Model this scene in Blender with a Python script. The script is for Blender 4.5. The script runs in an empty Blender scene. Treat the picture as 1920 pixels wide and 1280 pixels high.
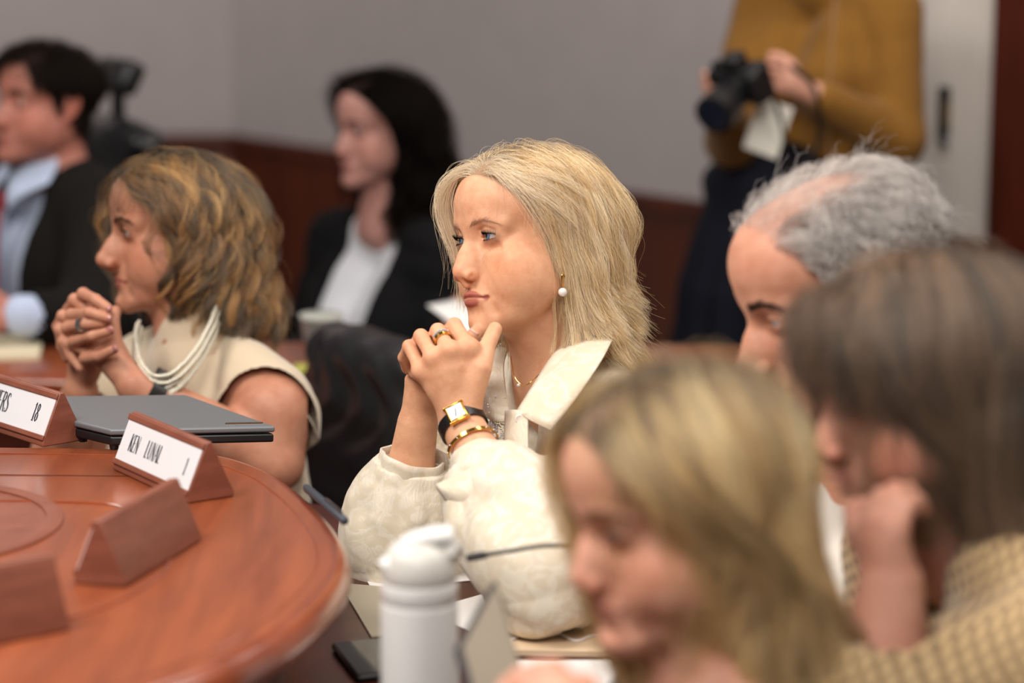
import bpy, bmesh, math, os, random
import numpy as np
from mathutils import Vector, Matrix
PI = math.pi
SC = bpy.context.scene
COL = SC.collection
# ---------------------------------------------------------------- camera
FPX = 4533.0
PITCH = math.radians(10.56)
CAM = np.array([0.0, 0.0, 1.56])
FW = np.array([0.0, math.cos(PITCH), -math.sin(PITCH)])
UP = np.array([0.0, math.sin(PITCH), math.cos(PITCH)])
RT = np.array([1.0, 0.0, 0.0])
def P(px, py, d):
    return CAM + d * (FW + (px - 960) / FPX * RT - (py - 640) / FPX * UP)
def PZ(px, py, z):
    r = FW + (px - 960) / FPX * RT - (py - 640) / FPX * UP
    return CAM + r * ((z - CAM[2]) / r[2])
def V(*a): return np.array(a, float)
def nrm(v):
    v = np.asarray(v, float); return v / (np.linalg.norm(v) + 1e-12)
def rotz(a):
    c, s = math.cos(a), math.sin(a); return np.array([[c, -s, 0], [s, c, 0], [0, 0, 1]])
def rotx(a):
    c, s = math.cos(a), math.sin(a); return np.array([[1, 0, 0], [0, c, -s], [0, s, c]])
def roty(a):
    c, s = math.cos(a), math.sin(a); return np.array([[c, 0, s], [0, 1, 0], [-s, 0, c]])
def sstep(a, b, x):
    t = np.clip((x - a) / (b - a), 0, 1); return t * t * (3 - 2 * t)
# ---------------------------------------------------------------- signed distance fields
class Field:
    def __init__(s): s.ops = []
    def add(s, fn, c, r, k=0.0, op='u'): s.ops.append((fn, np.asarray(c, float), r, k, op))
    def eval(s, Q, ops=None):
        d = np.full(len(Q), 0.5, np.float32)
        for fn, c, r, k, op in (s.ops if ops is None else ops):
            v = fn(Q)
            if op == 'u':
                if k > 0:
                    h = np.maximum(k - np.abs(d - v), 0) / k
                    d = np.minimum(d, v) - h * h * k * 0.25
                else: d = np.minimum(d, v)
            elif op == 's':
                if k > 0:
                    h = np.maximum(k - np.abs(d + v), 0) / k
                    d = np.maximum(d, -v) + h * h * k * 0.25
                else: d = np.maximum(d, -v)
            elif op == 'd': d = d + v
        return d.astype(np.float32)
    def cull(s, c, hd):
        return [o for o in s.ops if np.linalg.norm(o[1] - c) - o[2] < hd + o[3] + 0.012]
def f_cone(a, b, ra, rb):
    a = np.asarray(a, float); b = np.asarray(b, float); ba = b - a; L2 = ba @ ba + 1e-12
    def fn(Q):
        pa = Q - a; h = np.clip(pa @ ba / L2, 0, 1)
        return np.linalg.norm(pa - h[:, None] * ba, axis=1) - (ra + (rb - ra) * h)
    return fn, (a + b) / 2, math.sqrt(L2) / 2 + max(ra, rb)
def f_ell(c, r, R=None):
    c = np.asarray(c, float); r = np.asarray(r, float)
    def fn(Q):
        q = Q - c
        if R is not None: q = q @ R
        k0 = np.linalg.norm(q / r, axis=1); k1 = np.linalg.norm(q / (r * r), axis=1) + 1e-9
        return k0 * (k0 - 1) / k1
    return fn, c, float(max(r))
class Frame:
    """places local shapes (x = own left, y = back, z = up) into the world"""
    def __init__(s, F, R=np.eye(3), t=np.zeros(3), sc=1.0): s.F, s.R, s.t, s.sc = F, np.asarray(R, float), np.asarray(t, float), sc
    def w(s, p): return s.R @ (np.asarray(p, float) * s.sc) + s.t
    def l(s, Q): return ((Q - s.t) @ s.R) / s.sc
    def cone(s, a, b, ra, rb, k=0.0, op='u'):
        fn, c, r = f_cone(s.w(a), s.w(b), ra * s.sc, rb * s.sc); s.F.add(fn, c, r, k * s.sc, op)
    def ell(s, c, r, k=0.0, op='u', R=None):
        RR = s.R if R is None else s.R @ R
        fn, cc, rr = f_ell(s.w(c), np.asarray(r) * s.sc, RR); s.F.add(fn, cc, rr, k * s.sc, op)
    def chain(s, pts, rs, k=0.0, op='u'):
        # one distance field for a polyline so that its pieces do not pile up
        fs = [f_cone(s.w(pts[i]), s.w(pts[i + 1]), rs[i] * s.sc, rs[i + 1] * s.sc) for i in range(len(pts) - 1)]
        c = np.mean([f[1] for f in fs], axis=0); r = max(np.linalg.norm(f[1] - c) + f[2] for f in fs)
        def fn(Q):
            d = fs[0][0](Q)
            for f in fs[1:]: d = np.minimum(d, f[0](Q))
            return d
        s.F.add(fn, c, r, k * s.sc, op)
def surface(F, lo, hi, h):
    lo = np.asarray(lo, float); hi = np.asarray(hi, float); B = 8
    nb = np.maximum(1, np.ceil((hi - lo) / (B * h)).astype(int)); n = nb * B
    S = np.full(tuple(n), 1.0, np.float32)
    SB = 4
    for I in range(0, nb[0], SB):
        for J in range(0, nb[1], SB):
            for K in range(0, nb[2], SB):
                m = [min(SB, nb[a] - x) for a, x in enumerate((I, J, K))]
                c0 = lo + np.array([I, J, K]) * B * h
                cc = c0 + np.array(m) * B * h / 2; hd = np.linalg.norm(np.array(m) * B * h) / 2
                ops = F.cull(cc, hd)
                if not any(o[4] == 'u' for o in ops): continue
                g = np.stack(np.meshgrid(*[np.arange(x) for x in m], indexing='ij'), -1).reshape(-1, 3)
                ctr = c0 + (g + 0.5) * B * h
                dv = F.eval(ctr, ops)
                keep = np.abs(dv) < B * h * 0.87 * 1.7 + 0.004
                for gg in g[(~keep) & (dv < 0)]:
                    a = (np.array([I, J, K]) + gg) * B; S[a[0]:a[0] + B, a[1]:a[1] + B, a[2]:a[2] + B] = -1
                gk = g[keep]
                if not len(gk): continue
                o = np.stack(np.meshgrid(*[np.arange(B)] * 3, indexing='ij'), -1).reshape(-1, 3)
                for q in range(0, len(gk), 64):
                    gq = gk[q:q + 64]
                    idx = ((np.array([I, J, K]) + gq)[:, None, :] * B + o[None]).reshape(-1, 3)
                    pts = lo + idx * h
                    cq = lo + (np.array([I, J, K]) + gq.mean(0) + .5) * B * h
                    hq = np.linalg.norm((gq.max(0) - gq.min(0) + 1) * B * h) * 0.6 + B * h * .2
                    S[idx[:, 0], idx[:, 1], idx[:, 2]] = F.eval(pts, ops)
    neg = S < 0
    cnt = np.zeros((n[0] - 1, n[1] - 1, n[2] - 1), np.uint8)
    cs = [(a, b, c) for a in (0, 1) for b in (0, 1) for c in (0, 1)]
    for a, b, c in cs: cnt += neg[a:n[0] - 1 + a, b:n[1] - 1 + b, c:n[2] - 1 + c]
    ijk = np.argwhere((cnt > 0) & (cnt < 8))
    del cnt
    idx = np.full((n[0], n[1], n[2]), -1, np.int32)
    idx[ijk[:, 0], ijk[:, 1], ijk[:, 2]] = np.arange(len(ijk))
    val = {c: S[ijk[:, 0] + c[0], ijk[:, 1] + c[1], ijk[:, 2] + c[2]] for c in cs}
    acc = np.zeros((len(ijk), 3)); w = np.zeros(len(ijk))
    for c in cs:
        for ax in range(3):
            if c[ax]: continue
            e = list(c); e[ax] = 1; e = tuple(e)
            v0, v1 = val[c], val[e]; m = (v0 < 0) != (v1 < 0)
            t = np.where(m, v0 / np.where(m, v0 - v1, 1), 0)
            pos = np.tile(np.array(c, float), (len(ijk), 1)); pos[:, ax] = t
            acc[m] += pos[m]; w[m] += 1
    verts = lo + (ijk + acc / w[:, None]) * h
    quads = []
    for ax in range(3):
        u, v = (ax + 1) % 3, (ax + 2) % 3
        sl0 = [slice(1, None)] * 3; sl1 = [slice(1, None)] * 3
        sl0[ax] = slice(0, n[ax] - 1); sl1[ax] = slice(1, n[ax])
        A = neg[tuple(sl0)]; Bn = neg[tuple(sl1)]
        e = np.argwhere(A != Bn)
        if not len(e): continue
        fl = A[e[:, 0], e[:, 1], e[:, 2]]
        e = e + 1; e[:, ax] -= 1
        def g(du, dv):
            q = e.copy(); q[:, u] -= du; q[:, v] -= dv
            return idx[q[:, 0], q[:, 1], q[:, 2]]
        qd = np.stack([g(1, 1), g(0, 1), g(0, 0), g(1, 0)], 1)
        qd[~fl] = qd[~fl][:, ::-1]
        quads.append(qd[(qd >= 0).all(1)])
    return verts, np.concatenate(quads) if quads else np.zeros((0, 4), int)
# ---------------------------------------------------------------- objects
def smooth(me): me.polygons.foreach_set('use_smooth', np.ones(len(me.polygons), bool))
def raw_mesh(name, verts, quads, mat, parent=None, col=None):
    me = bpy.data.meshes.new(name)
    me.vertices.add(len(verts)); me.vertices.foreach_set('co', np.asarray(verts, np.float32).ravel())
    me.loops.add(len(quads) * 4); me.loops.foreach_set('vertex_index', np.asarray(quads, np.int32).ravel())
    me.polygons.add(len(quads))
    me.polygons.foreach_set('loop_start', np.arange(0, len(quads) * 4, 4, dtype=np.int32))
    me.polygons.foreach_set('loop_total', np.full(len(quads), 4, np.int32))
    me.update(calc_edges=True); smooth(me)
    if col is not None:
        at = me.color_attributes.new('col', 'FLOAT_COLOR', 'POINT')
        c = np.ones((len(verts), 4), np.float32); c[:, :3] = col; at.data.foreach_set('color', c.ravel())
    o = bpy.data.objects.new(name, me); COL.objects.link(o)
    if mat: me.materials.append(mat)
    if parent is not None: o.parent = parent
    return o
def bm_obj(name, bm, mat, parent=None, sm=True, bevel=0, seg=2):
    me = bpy.data.meshes.new(name)
    bmesh.ops.recalc_face_normals(bm, faces=bm.faces)
    bm.to_mesh(me); bm.free()
    o = bpy.data.objects.new(name, me); COL.objects.link(o)
    for m in (mat if isinstance(mat, (list, tuple)) else [mat]): me.materials.append(m)
    if sm:
        smooth(me)
        if sm != 'all':
            try: me.set_sharp_from_angle(angle=math.radians(40))
            except Exception: pass
    if bevel:
        b = o.modifiers.new('b', 'BEVEL'); b.width = bevel; b.segments = seg; b.limit_method = 'ANGLE'
    if parent is not None: o.parent = parent
    return o
def tag(o, label, cat, group=None, kind=None):
    if label: o['label'] = label
    if cat: o['category'] = cat
    if group: o['group'] = group
    if kind: o['kind'] = kind
    return o
def struct(o): o['kind'] = 'structure'; return o
def empty(name, loc=(0, 0, 0)):
    o = bpy.data.objects.new(name, None); COL.objects.link(o); o.location = loc; o.empty_display_size = .1; return o
def keep_world(child, parent):
    child.parent = parent; child.matrix_parent_inverse = Matrix.Translation(parent.location).inverted(); return child
def add_box(bm, c, s, R=None, mi=0):
    r = bmesh.ops.create_cube(bm, size=1.0); vs = r['verts']
    for v in vs:
        q = np.array([v.co[i] * s[i] for i in range(3)])
        if R is not None: q = R @ q
        v.co = Vector(q + np.asarray(c))
    fs = set(f for v in vs for f in v.link_faces)
    for f in fs: f.material_index = mi
    return vs
def add_tube(bm, pts, rads, seg=12, cap=True, flat=1.0, side=None):
    pts = [np.asarray(p, float) for p in pts]
    if np.isscalar(rads): rads = [rads] * len(pts)
    rings = []; prev = None
    for i, p in enumerate(pts):
        t = nrm(pts[min(i + 1, len(pts) - 1)] - pts[max(i - 1, 0)])
        if prev is None:
            a = np.asarray(side, float) if side is not None else (V(0, 0, 1) if abs(t[2]) < .9 else V(1, 0, 0))
            prev = nrm(a - t * (a @ t))
        prev = nrm(prev - t * (prev @ t)); b = np.cross(t, prev)
        rings.append([bm.verts.new(p + rads[i] * (math.cos(2 * PI * j / seg) * prev + flat * math.sin(2 * PI * j / seg) * b)) for j in range(seg)])
    for i in range(len(rings) - 1):
        for j in range(seg):
            bm.faces.new((rings[i][j], rings[i][(j + 1) % seg], rings[i + 1][(j + 1) % seg], rings[i + 1][j]))
    if cap:
        bm.faces.new(rings[0][::-1]); bm.faces.new(rings[-1])
def add_lathe(bm, prof, seg=32, c=(0, 0, 0), R=None):
    rings = []
    for r, z in prof:
        ring = []
        for j in range(seg):
            q = np.array([r * math.cos(2 * PI * j / seg), r * math.sin(2 * PI * j / seg), z])
            if R is not None: q = R @ q
            ring.append(bm.verts.new(q + np.asarray(c)))
        rings.append(ring)
    for i in range(len(rings) - 1):
        for j in range(seg):
            bm.faces.new((rings[i][j], rings[i][(j + 1) % seg], rings[i + 1][(j + 1) % seg], rings[i + 1][j]))
    bm.faces.new(rings[0][::-1]); bm.faces.new(rings[-1])
def spline(pts, n):
    """Catmull-Rom through rows of values"""
    p = np.asarray(pts, float); p = np.vstack([2 * p[0] - p[1], p, 2 * p[-1] - p[-2]])
    out = []; m = len(p) - 3
    for t in np.linspace(0, m - 1e-6, n):
        i = int(t); u = t - i; a, b, c, d = p[i:i + 4]
        out.append(.5 * ((2 * b) + (c - a) * u + (2 * a - 5 * b + 4 * c - d) * u * u + (3 * b - 3 * c + d - a) * u ** 3))
    return np.array(out)
def add_sheet(bm, grid, th):
    """a cloth sheet through a grid of points, with real thickness"""
    g = np.asarray(grid, float); a, b = g.shape[:2]
    gu = np.gradient(g, axis=0); gv = np.gradient(g, axis=1); n = np.cross(gu, gv); n /= np.linalg.norm(n, axis=2, keepdims=True) + 1e-12
    T = [[bm.verts.new(g[i, j] + n[i, j] * th / 2) for j in range(b)] for i in range(a)]
    U = [[bm.verts.new(g[i, j] - n[i, j] * th / 2) for j in range(b)] for i in range(a)]
    for i in range(a - 1):
        for j in range(b - 1):
            bm.faces.new((T[i][j], T[i + 1][j], T[i + 1][j + 1], T[i][j + 1])); bm.faces.new((U[i][j], U[i][j + 1], U[i + 1][j + 1], U[i + 1][j]))
    for i in range(a - 1):
        for j in (0, b - 1): bm.faces.new((T[i][j], T[i + 1][j], U[i + 1][j], U[i][j]))
    for j in range(b - 1):
        for i in (0, a - 1): bm.faces.new((T[i][j], T[i][j + 1], U[i][j + 1], U[i][j]))
def patch(rows, nu=16, nv=16):
    """rows of control points -> smooth grid"""
    r = [spline(row, nv) for row in rows]; r = np.array(r)
    return np.array([spline(r[:, j], nu) for j in range(nv)]).transpose(1, 0, 2)
# ---------------------------------------------------------------- materials
def lin(c):
    c = np.asarray(c, float) / 255.0
    return tuple(np.where(c <= .04045, c / 12.92, ((c + .055) / 1.055) ** 2.4)) + (1.0,)
def mat(name, base=(.8, .8, .8, 1), rough=.5, metal=0.0, **kw):
    m = bpy.data.materials.new(name); m.use_nodes = True; nt = m.node_tree; b = nt.nodes['Principled BSDF']
    b.inputs['Base Color'].default_value = base; b.inputs['Roughness'].default_value = rough; b.inputs['Metallic'].default_value = metal
    for k, v in kw.items(): b.inputs[k.replace('_', ' ')].default_value = v
    return m
def nodes(m): return m.node_tree.nodes, m.node_tree.links, m.node_tree.nodes['Principled BSDF']
def tex_noise(m, scale=5, detail=4, rough=.5, stretch=None, coord='Object', dist=0):
    N, L, b = nodes(m)
    tc = N.new('ShaderNodeTexCoord'); n = N.new('ShaderNodeTexNoise')
    n.inputs['Scale'].default_value = scale; n.inputs['Detail'].default_value = detail; n.inputs['Roughness'].default_value = rough; n.inputs['Distortion'].default_value = dist
    if stretch:
        mp = N.new('ShaderNodeMapping'); mp.inputs['Scale'].default_value = stretch; L.new(tc.outputs[coord], mp.inputs[0]); L.new(mp.outputs[0], n.inputs[0])
    else: L.new(tc.outputs[coord], n.inputs[0])
    return n
def ramp(m, src, stops):
    N, L, b = nodes(m); r = N.new('ShaderNodeValToRGB'); e = r.color_ramp.elements
    while len(e) < len(stops): e.new(.5)
    for i, (p, c) in enumerate(stops): e[i].position = p; e[i].color = c
    L.new(src, r.inputs[0]); return r
def bump(m, src, strength=.2, dist=.001):
    N, L, b = nodes(m); bp = N.new('ShaderNodeBump'); bp.inputs['Strength'].default_value = strength; bp.inputs['Distance'].default_value = dist
    L.new(src, bp.inputs['Height'])
    L.new(bp.outputs[0], b.inputs['Normal']); return bp
def skin_mat(name, sss=.12, rough=.50):
    m = mat(name, rough=rough); N, L, b = nodes(m)
    a = N.new('ShaderNodeAttribute'); a.attribute_name = 'col'
    n = tex_noise(m, 55, 5, .6)
    mx = N.new('ShaderNodeMix'); mx.data_type = 'RGBA'; mx.blend_type = 'MULTIPLY'; mx.inputs[0].default_value = 1
    r = ramp(m, n.outputs[0], [(.32, (.88, .79, .76, 1)), (.60, (1, 1, 1, 1))])
    L.new(a.outputs['Color'], mx.inputs[6]); L.new(r.outputs[0], mx.inputs[7]); L.new(mx.outputs[2], b.inputs['Base Color'])
    b.inputs['Subsurface Weight'].default_value = sss; b.inputs['Subsurface Radius'].default_value = (1, .35, .2); b.inputs['Subsurface Scale'].default_value = .006
    b.inputs['Specular IOR Level'].default_value = .36
    n2 = tex_noise(m, 420, 4, .6); bump(m, n2.outputs[0], .35, .0008)
    return m
def cloth_mat(name, c, rough=.8, sheen=.2, weave=900, bs=.25, var=.08):
    m = mat(name, rough=rough); N, L, b = nodes(m)
    n = tex_noise(m, 9, 5, .6)
    c = np.array(c[:3]); r = ramp(m, n.outputs[0], [(.3, tuple(c * (1 - var)) + (1,)), (.7, tuple(np.minimum(c * (1 + var), 1)) + (1,))])
    L.new(r.outputs[0], b.inputs['Base Color']); b.inputs['Sheen Weight'].default_value = sheen; b.inputs['Specular IOR Level'].default_value = .22
    n2 = tex_noise(m, weave, 3, .6); bump(m, n2.outputs[0], bs, .001)
    return m
def hair_mat(name, rough=.3, spec=.3, trans=.3, hl=.35):
    m = bpy.data.materials.new(name); m.use_nodes = True; N = m.node_tree.nodes; L = m.node_tree.links; N.clear()
    a = N.new('ShaderNodeAttribute'); a.attribute_name = 'col'
    out = N.new('ShaderNodeOutputMaterial')
    d = N.new('ShaderNodeBsdfDiffuse'); t = N.new('ShaderNodeBsdfTranslucent'); h = N.new('ShaderNodeBsdfHair')
    h.component = 'Reflection'; h.inputs['RoughnessU'].default_value = rough; h.inputs['RoughnessV'].default_value = .6
    m1 = N.new('ShaderNodeMixShader'); m1.inputs[0].default_value = trans; m2 = N.new('ShaderNodeMixShader'); m2.inputs[0].default_value = spec
    br = N.new('ShaderNodeMix'); br.data_type = 'RGBA'; br.inputs[0].default_value = hl; br.inputs[7].default_value = (1, .93, .82, 1)
    L.new(a.outputs['Color'], br.inputs[6]); L.new(br.outputs[2], h.inputs[0])
    L.new(a.outputs['Color'], d.inputs[0]); L.new(a.outputs['Color'], t.inputs[0])
    L.new(d.outputs[0], m1.inputs[1]); L.new(t.outputs[0], m1.inputs[2]); L.new(m1.outputs[0], m2.inputs[1]); L.new(h.outputs[0], m2.inputs[2]); L.new(m2.outputs[0], out.inputs[0])
    return m
# ---------------------------------------------------------------- heads
def L3(x, f, z): return np.array([x, -f, z], float)      # lateral, forward, up -> local
def head_frame(F, loc, yaw, pitch=0.0, roll=0.0, sc=1.0):
    """yaw: 0 faces -Y (towards the room's front), -90 faces -X; pitch > 0 looks down"""
    R = rotz(math.radians(yaw)) @ rotx(math.radians(pitch)) @ roty(math.radians(roll))
    return Frame(F, R, loc, sc)
LIPO = -.003
LIPU = [L3(-.0245, .0815, -.0722), L3(-.012, .0905, -.0690), L3(-.004, .0938, -.0675), L3(0, .0938, -.0680), L3(.004, .0938, -.0675), L3(.012, .0905, -.0690), L3(.0245, .0815, -.0722)]
LIPL = [L3(-.0225, .0815, -.0745), L3(-.011, .0885, -.0775), L3(0, .0910, -.0783), L3(.011, .0885, -.0775), L3(.0225, .0815, -.0745)]
def head(H, p):
    g = p.get; cb = g('chin', 0)
    male = g('male', 0); nose = g('nose', 1.0); jw = g('jaw', 1.0); age = g('age', .5); lip = g('lip', 1.0); nf = g('nosef', 0)
    H.ell(L3(0, -.010, .035), (.0735, .101, .070))
    H.ell(L3(0, .041, .043), (.060, .050, .049), .02)
    H.ell(L3(0, .034, -.03), (.056, .052, .056), .02)
    H.ell(L3(0, -.005, -.012), (.066, .070, .055), .02)
    for s in (-1, 1):
        H.chain([L3(s * .050 * jw, .008, -.040), L3(s * .047 * jw, .014, -.066), L3(s * .030 * jw, .054, -.092), L3(s * .010, .077 + cb, -.103)], [.017, .017, .0165, .0155], .018)
        H.ell(L3(s * .045, .049, -.033), (.022, .025, .022), .020)
        H.ell(L3(s * .040, .052, -.058), (.019, .026, .024), .018)
    H.ell(L3(0, .079 + cb, -.104), (.017, .0145, .0135), .01)
    H.ell(L3(0, .040, -.076), (.043, .046, .030), .02)
    H.ell(L3(0, .064, -.070), (.031, .0255, .026), .014)
    for s in (-1, 1):
        H.chain([L3(s * .010, .0835, .016), L3(s * .027, .0795, .0205), L3(s * .044, .065, .014)], [.0085, .0085, .009], .012)
        H.ell(L3(s * .031, .0985, .0005), (.018, .0165, .0125), .012, 's')
    H.chain([L3(0, .081, .012), L3(0, .087 + nf * .3, -.006), L3(0, .0955 + nf * .7, -.024), L3(0, .1010 + nf, -.036)], [.0088, .0072, .0078, .0088], .010)
    H.ell(L3(0, .088 + nf * .5, -.032), (.0165, .016, .022), .010)
    nz = .1018 + nf + .004 * (nose - 1)
    H.ell(L3(0, nz, -.0405), (.0098 * nose, .0105, .0092 * nose), .006)
    for s in (-1, 1):
        H.ell(L3(s * .0118 * nose, .0960 + nf * .6, -.0450), (.0066 * nose, .0098, .0070), .004)
        H.ell(L3(s * .0066, .0995 + nf * .8, -.0530), (.0040, .0078, .0052), .0015, 's')
    H.cone(L3(0, .1025 + nf * .8, -.0495), L3(0, .096, -.056), .0030, .0045, .004)
    # lids, eye openings
    for s in (-1, 1):
        ec = L3(s * .0315, .0690, 0)
        H.ell(ec, (.0138, .0143, .0132), .009)
        H.chain([L3(s * .021, .0800, -.0150), L3(s * .031, .0800, -.0170), L3(s * .043, .0720, -.0140)], [.0012, .0012, .0010], .006, 's')   # tear trough
        Rt = rotz(s * math.radians(14)) @ roty(s * math.radians(-4))
        op = g('eye_open', 1.0)
        H.ell(L3(s * .0315, .0840, -.0004 + g('eye_dz', 0)), (.0138, .0125, .0046 * op), .0012, 's', R=Rt)
        H.chain([L3(s * .0205, .0825, .0085), L3(s * .031, .0850, .0105), L3(s * .043, .0770, .0065)], [.0010, .0012, .0010], .0035, 's')   # lid crease
    # mouth
    H.chain(LIPU, [.0018, .0030 * lip, .0032 * lip, .0030 * lip, .0032 * lip, .0030 * lip, .0018], .0055)
    H.chain(LIPL, [.0020, .0040 * lip, .0045 * lip, .0040 * lip, .0020], .0055)
    H.chain([L3(-.026, .082, -.0733), L3(-.013, .0932, -.0728), L3(0, .0972, -.0726), L3(.013, .0932, -.0728), L3(.026, .082, -.0733)], [.0009, .0012, .0011, .0012, .0009], .0022, 's')
    H.chain([L3(-.014, .0955 + cb * .6, -.0905), L3(0, .0985 + cb * .6, -.0912), L3(.014, .0955 + cb * .6, -.0905)], [.005, .0062, .005], .007, 's')
    H.chain([L3(-.0035, .1045, -.060), L3(-.0035, .1045, -.0635)], [.0014, .0014], .003, 's')
    for s in (-1, 1):
        H.chain([L3(s * .0175, .0965, -.0465), L3(s * .0255, .0895, -.0575), L3(s * .0325, .0820, -.0720)], [.0016, .0020, .0014], .007 * (.6 + .6 * age), 's')
        if age > .5: H.chain([L3(s * .0275, .0835, -.0785), L3(s * .0315, .0785, -.092)], [.0016, .0016], .010, 's')
        H.ell(L3(s * .052, .030, -.052), (.020, .034, .030), .02)
    if age > .7:                                       # under-eye fold
        for s in (-1, 1):
            H.chain([L3(s * .022, .0830, -.0120), L3(s * .033, .0825, -.0155), L3(s * .044, .0745, -.0110)], [.0010, .0014, .0008], .006, 's')
    # ears
    for s in (-1, 1):
        Re = rotz(s * math.radians(-22)) @ rotx(math.radians(-12))
        H.ell(L3(s * .0755, -.012, .004), (.0055, .0165, .030), .006, R=Re)
        H.ell(L3(s * .0810, -.008, .002), (.0045, .0085, .015), .004, 's', R=Re)
        H.ell(L3(s * .0740, -.002, -.026), (.0050, .0085, .0095), .005)
        H.ell(L3(s * .0755, .0035, -.004), (.004, .004, .006), .004)
def eye_at(F, px, py, d, yaw, pitch, roll, sc, side=1):
    H = head_frame(F, V(0, 0, 0), yaw, pitch, roll, sc); e = H.w(L3(side * .0315, .082, 0)); H.t = P(px, py, d) - e; return H
def neck(F, H, base, r0=.049, r1=.054, k=.022):
    a = H.w(L3(0, -.028, -.045)); b = np.asarray(base, float)
    f, c, r = f_cone(a, b, r0 * H.sc, r1); F.add(f, c, r, k)
    a2 = H.w(L3(0, .018, -.078)); b2 = b + (a - b) * .25 + (H.R @ V(0, -.018, 0))
    f, c, r = f_cone(a2, b2, .030 * H.sc, .036); F.add(f, c, r, .035)
    for s in (-1, 1):
        f, c, r = f_cone(H.w(L3(s * .050, -.018, -.05)), b + H.R @ L3(s * .018, .045, -.02), .011, .009); F.add(f, c, r, .018)
def chain_dist(Q, pts, rs):
    d = None
    for i in range(len(pts) - 1):
        v = f_cone(pts[i], pts[i + 1], rs[i], rs[i + 1])[0](Q); d = v if d is None else np.minimum(d, v)
    return d
def skin_color(H, verts, p, base, extra=None):
    """colour that the skin itself has: lips, flush, brows' undertone, roots under the hair"""
    Q = H.l(verts); base = np.array(lin(base)[:3]); c = np.tile(base, (len(verts), 1))
    near = (np.linalg.norm(Q, axis=1) < .2)
    def mix(mask, col): 
        m = (mask * near)[:, None]; c[:] = c * (1 - m) + np.array(lin(col)[:3]) * m
    ax = np.abs(Q[:, 0]); f = -Q[:, 1]; z = Q[:, 2]
    def blob(x, ff, zz, r): return np.exp(-(((ax - x) ** 2 + (f - ff) ** 2 + (z - zz) ** 2) / (r * r)))
    def mul(mask, m3):
        m = (mask * near)[:, None]; c[:] = c * (1 - m + m * np.array(m3))
    mul(.75 * blob(.050, .058, -.036, .022), (.98, .72, .58))
    mul(.6 * blob(0, .112, -.042, .012), (1.0, .76, .72))
    mul(.5 * blob(.013, .098, -.045, .008), (1.0, .70, .66))
    mul(.4 * blob(0, .092, -.106, .014), (1.0, .80, .76))
    mul(.40 * blob(.031, .080, -.008, .012), (.86, .72, .74))
    mul(.35 * blob(.020, .078, .004, .009), (.80, .66, .68))
    mul(.6 * sstep(.070, .077, ax) * (z > -.036) * (z < .04) * (f < .01) * (f > -.04), (1.0, .74, .68))
    if p.get('makeup'):
        dl = np.linalg.norm((Q - L3(0, .0690, 0)) * 1 - np.stack([np.sign(Q[:, 0]) * .0315, 0 * z, 0 * z], 1), axis=1)
        lid = sstep(.0185, .0150, dl) * sstep(.068, .076, f)
        mul(.55 * lid * sstep(.0115, .0050, np.abs(z + .0004)), (.42, .36, .38))
    if p.get('beard', 0):
        bb = sstep(-.052, -.066, z) * sstep(.0, .03, f) * sstep(-.0, -.01, z + .045)
        mul(p['beard'] * bb, (.62, .60, .62))
    dU = chain_dist(Q, LIPU, [.0024, .0038, .0042, .0038, .0042, .0038, .0024]); dL = chain_dist(Q, LIPL, [.0024, .0048, .0054, .0048, .0024])
    mix(sstep(.0010, -.0004, np.minimum(dU, dL)) * p.get('lipmix', .85), p.get('lipcol', (170, 88, 84)))
    if p.get('roots') is not None:
        s = scalp_mask(Q, p) 
        mix(s * p.get('rootmix', .9), p['roots'])
    return c
def scalp_mask(Q, p):
    """1 where hair grows, from head-local coordinates"""
    ax = np.abs(Q[:, 0]); f = -Q[:, 1]; z = Q[:, 2]
    up = p.get('hairline', .0)
    line = np.interp(f, [-.2, -.06, -.02, .010, .026, .042, .058, .070, .078, .085, .2],
                        [-.068, -.062, -.035, -.020, .012, .034, .052, .066, .077, .086, .088]) + up * sstep(.0, .06, f)
    ear = (ax > .066) & (f < .014) & (f > -.034) & (z < .036) & (ax > .071 - (z < -.01) * .01)
    return sstep(-.004, .004, z - line) * ~ear
def eyes(H, person, look=(0, 0), iris=(92, 120, 140), name='eye', r=.0127):
    m = M_EYE[iris]
    for s in (-1, 1):
        bm = bmesh.new(); bmesh.ops.create_uvsphere(bm, u_segments=48, v_segments=32, radius=1.0)
        for v in bm.verts:                                     # cornea bulge along local +Z
            if v.co.z > .86: v.co.z += (v.co.z - .86) * .5
        o = bm_obj(name, bm, m, person, sm='all')
        c = H.w(L3(s * .0315, .0690, 0))
        d = nrm(H.R @ nrm(V(look[0], -1, look[1])))
        zq = Vector(d).to_track_quat('Z', 'Y'); o.matrix_world = Matrix.Translation(Vector(c)) @ zq.to_matrix().to_4x4() @ Matrix.Scale(r * H.sc, 4)
        o.matrix_parent_inverse = Matrix.Identity(4); o.location = Vector(c) - person.matrix_world.translation * 0
def iris_mat(name, col):
    m = mat(name, rough=.08); N, L, b = nodes(m)
    tc = N.new('ShaderNodeTexCoord'); sx = N.new('ShaderNodeSeparateXYZ'); L.new(tc.outputs['Object'], sx.inputs[0])
    c = lin(col)
    mz = N.new('ShaderNodeMath'); mz.operation = 'MULTIPLY'; mz.inputs[1].default_value = 1 / 1.1; L.new(sx.outputs['Z'], mz.inputs[0])
    r = ramp(m, mz.outputs[0], [(0.0, (.44, .35, .32, 1)), (.782, (.46, .40, .385, 1)), (.800, (.03, .035, .05, 1)), (.822, c), (.925, tuple(np.array(c) * .8)), (.942, (.004, .004, .004, 1))])
    L.new(r.outputs[0], b.inputs['Base Color']); b.inputs['Coat Weight'].default_value = .8; b.inputs['Coat Roughness'].default_value = .02
    return m
M_EYE = {}
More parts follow.
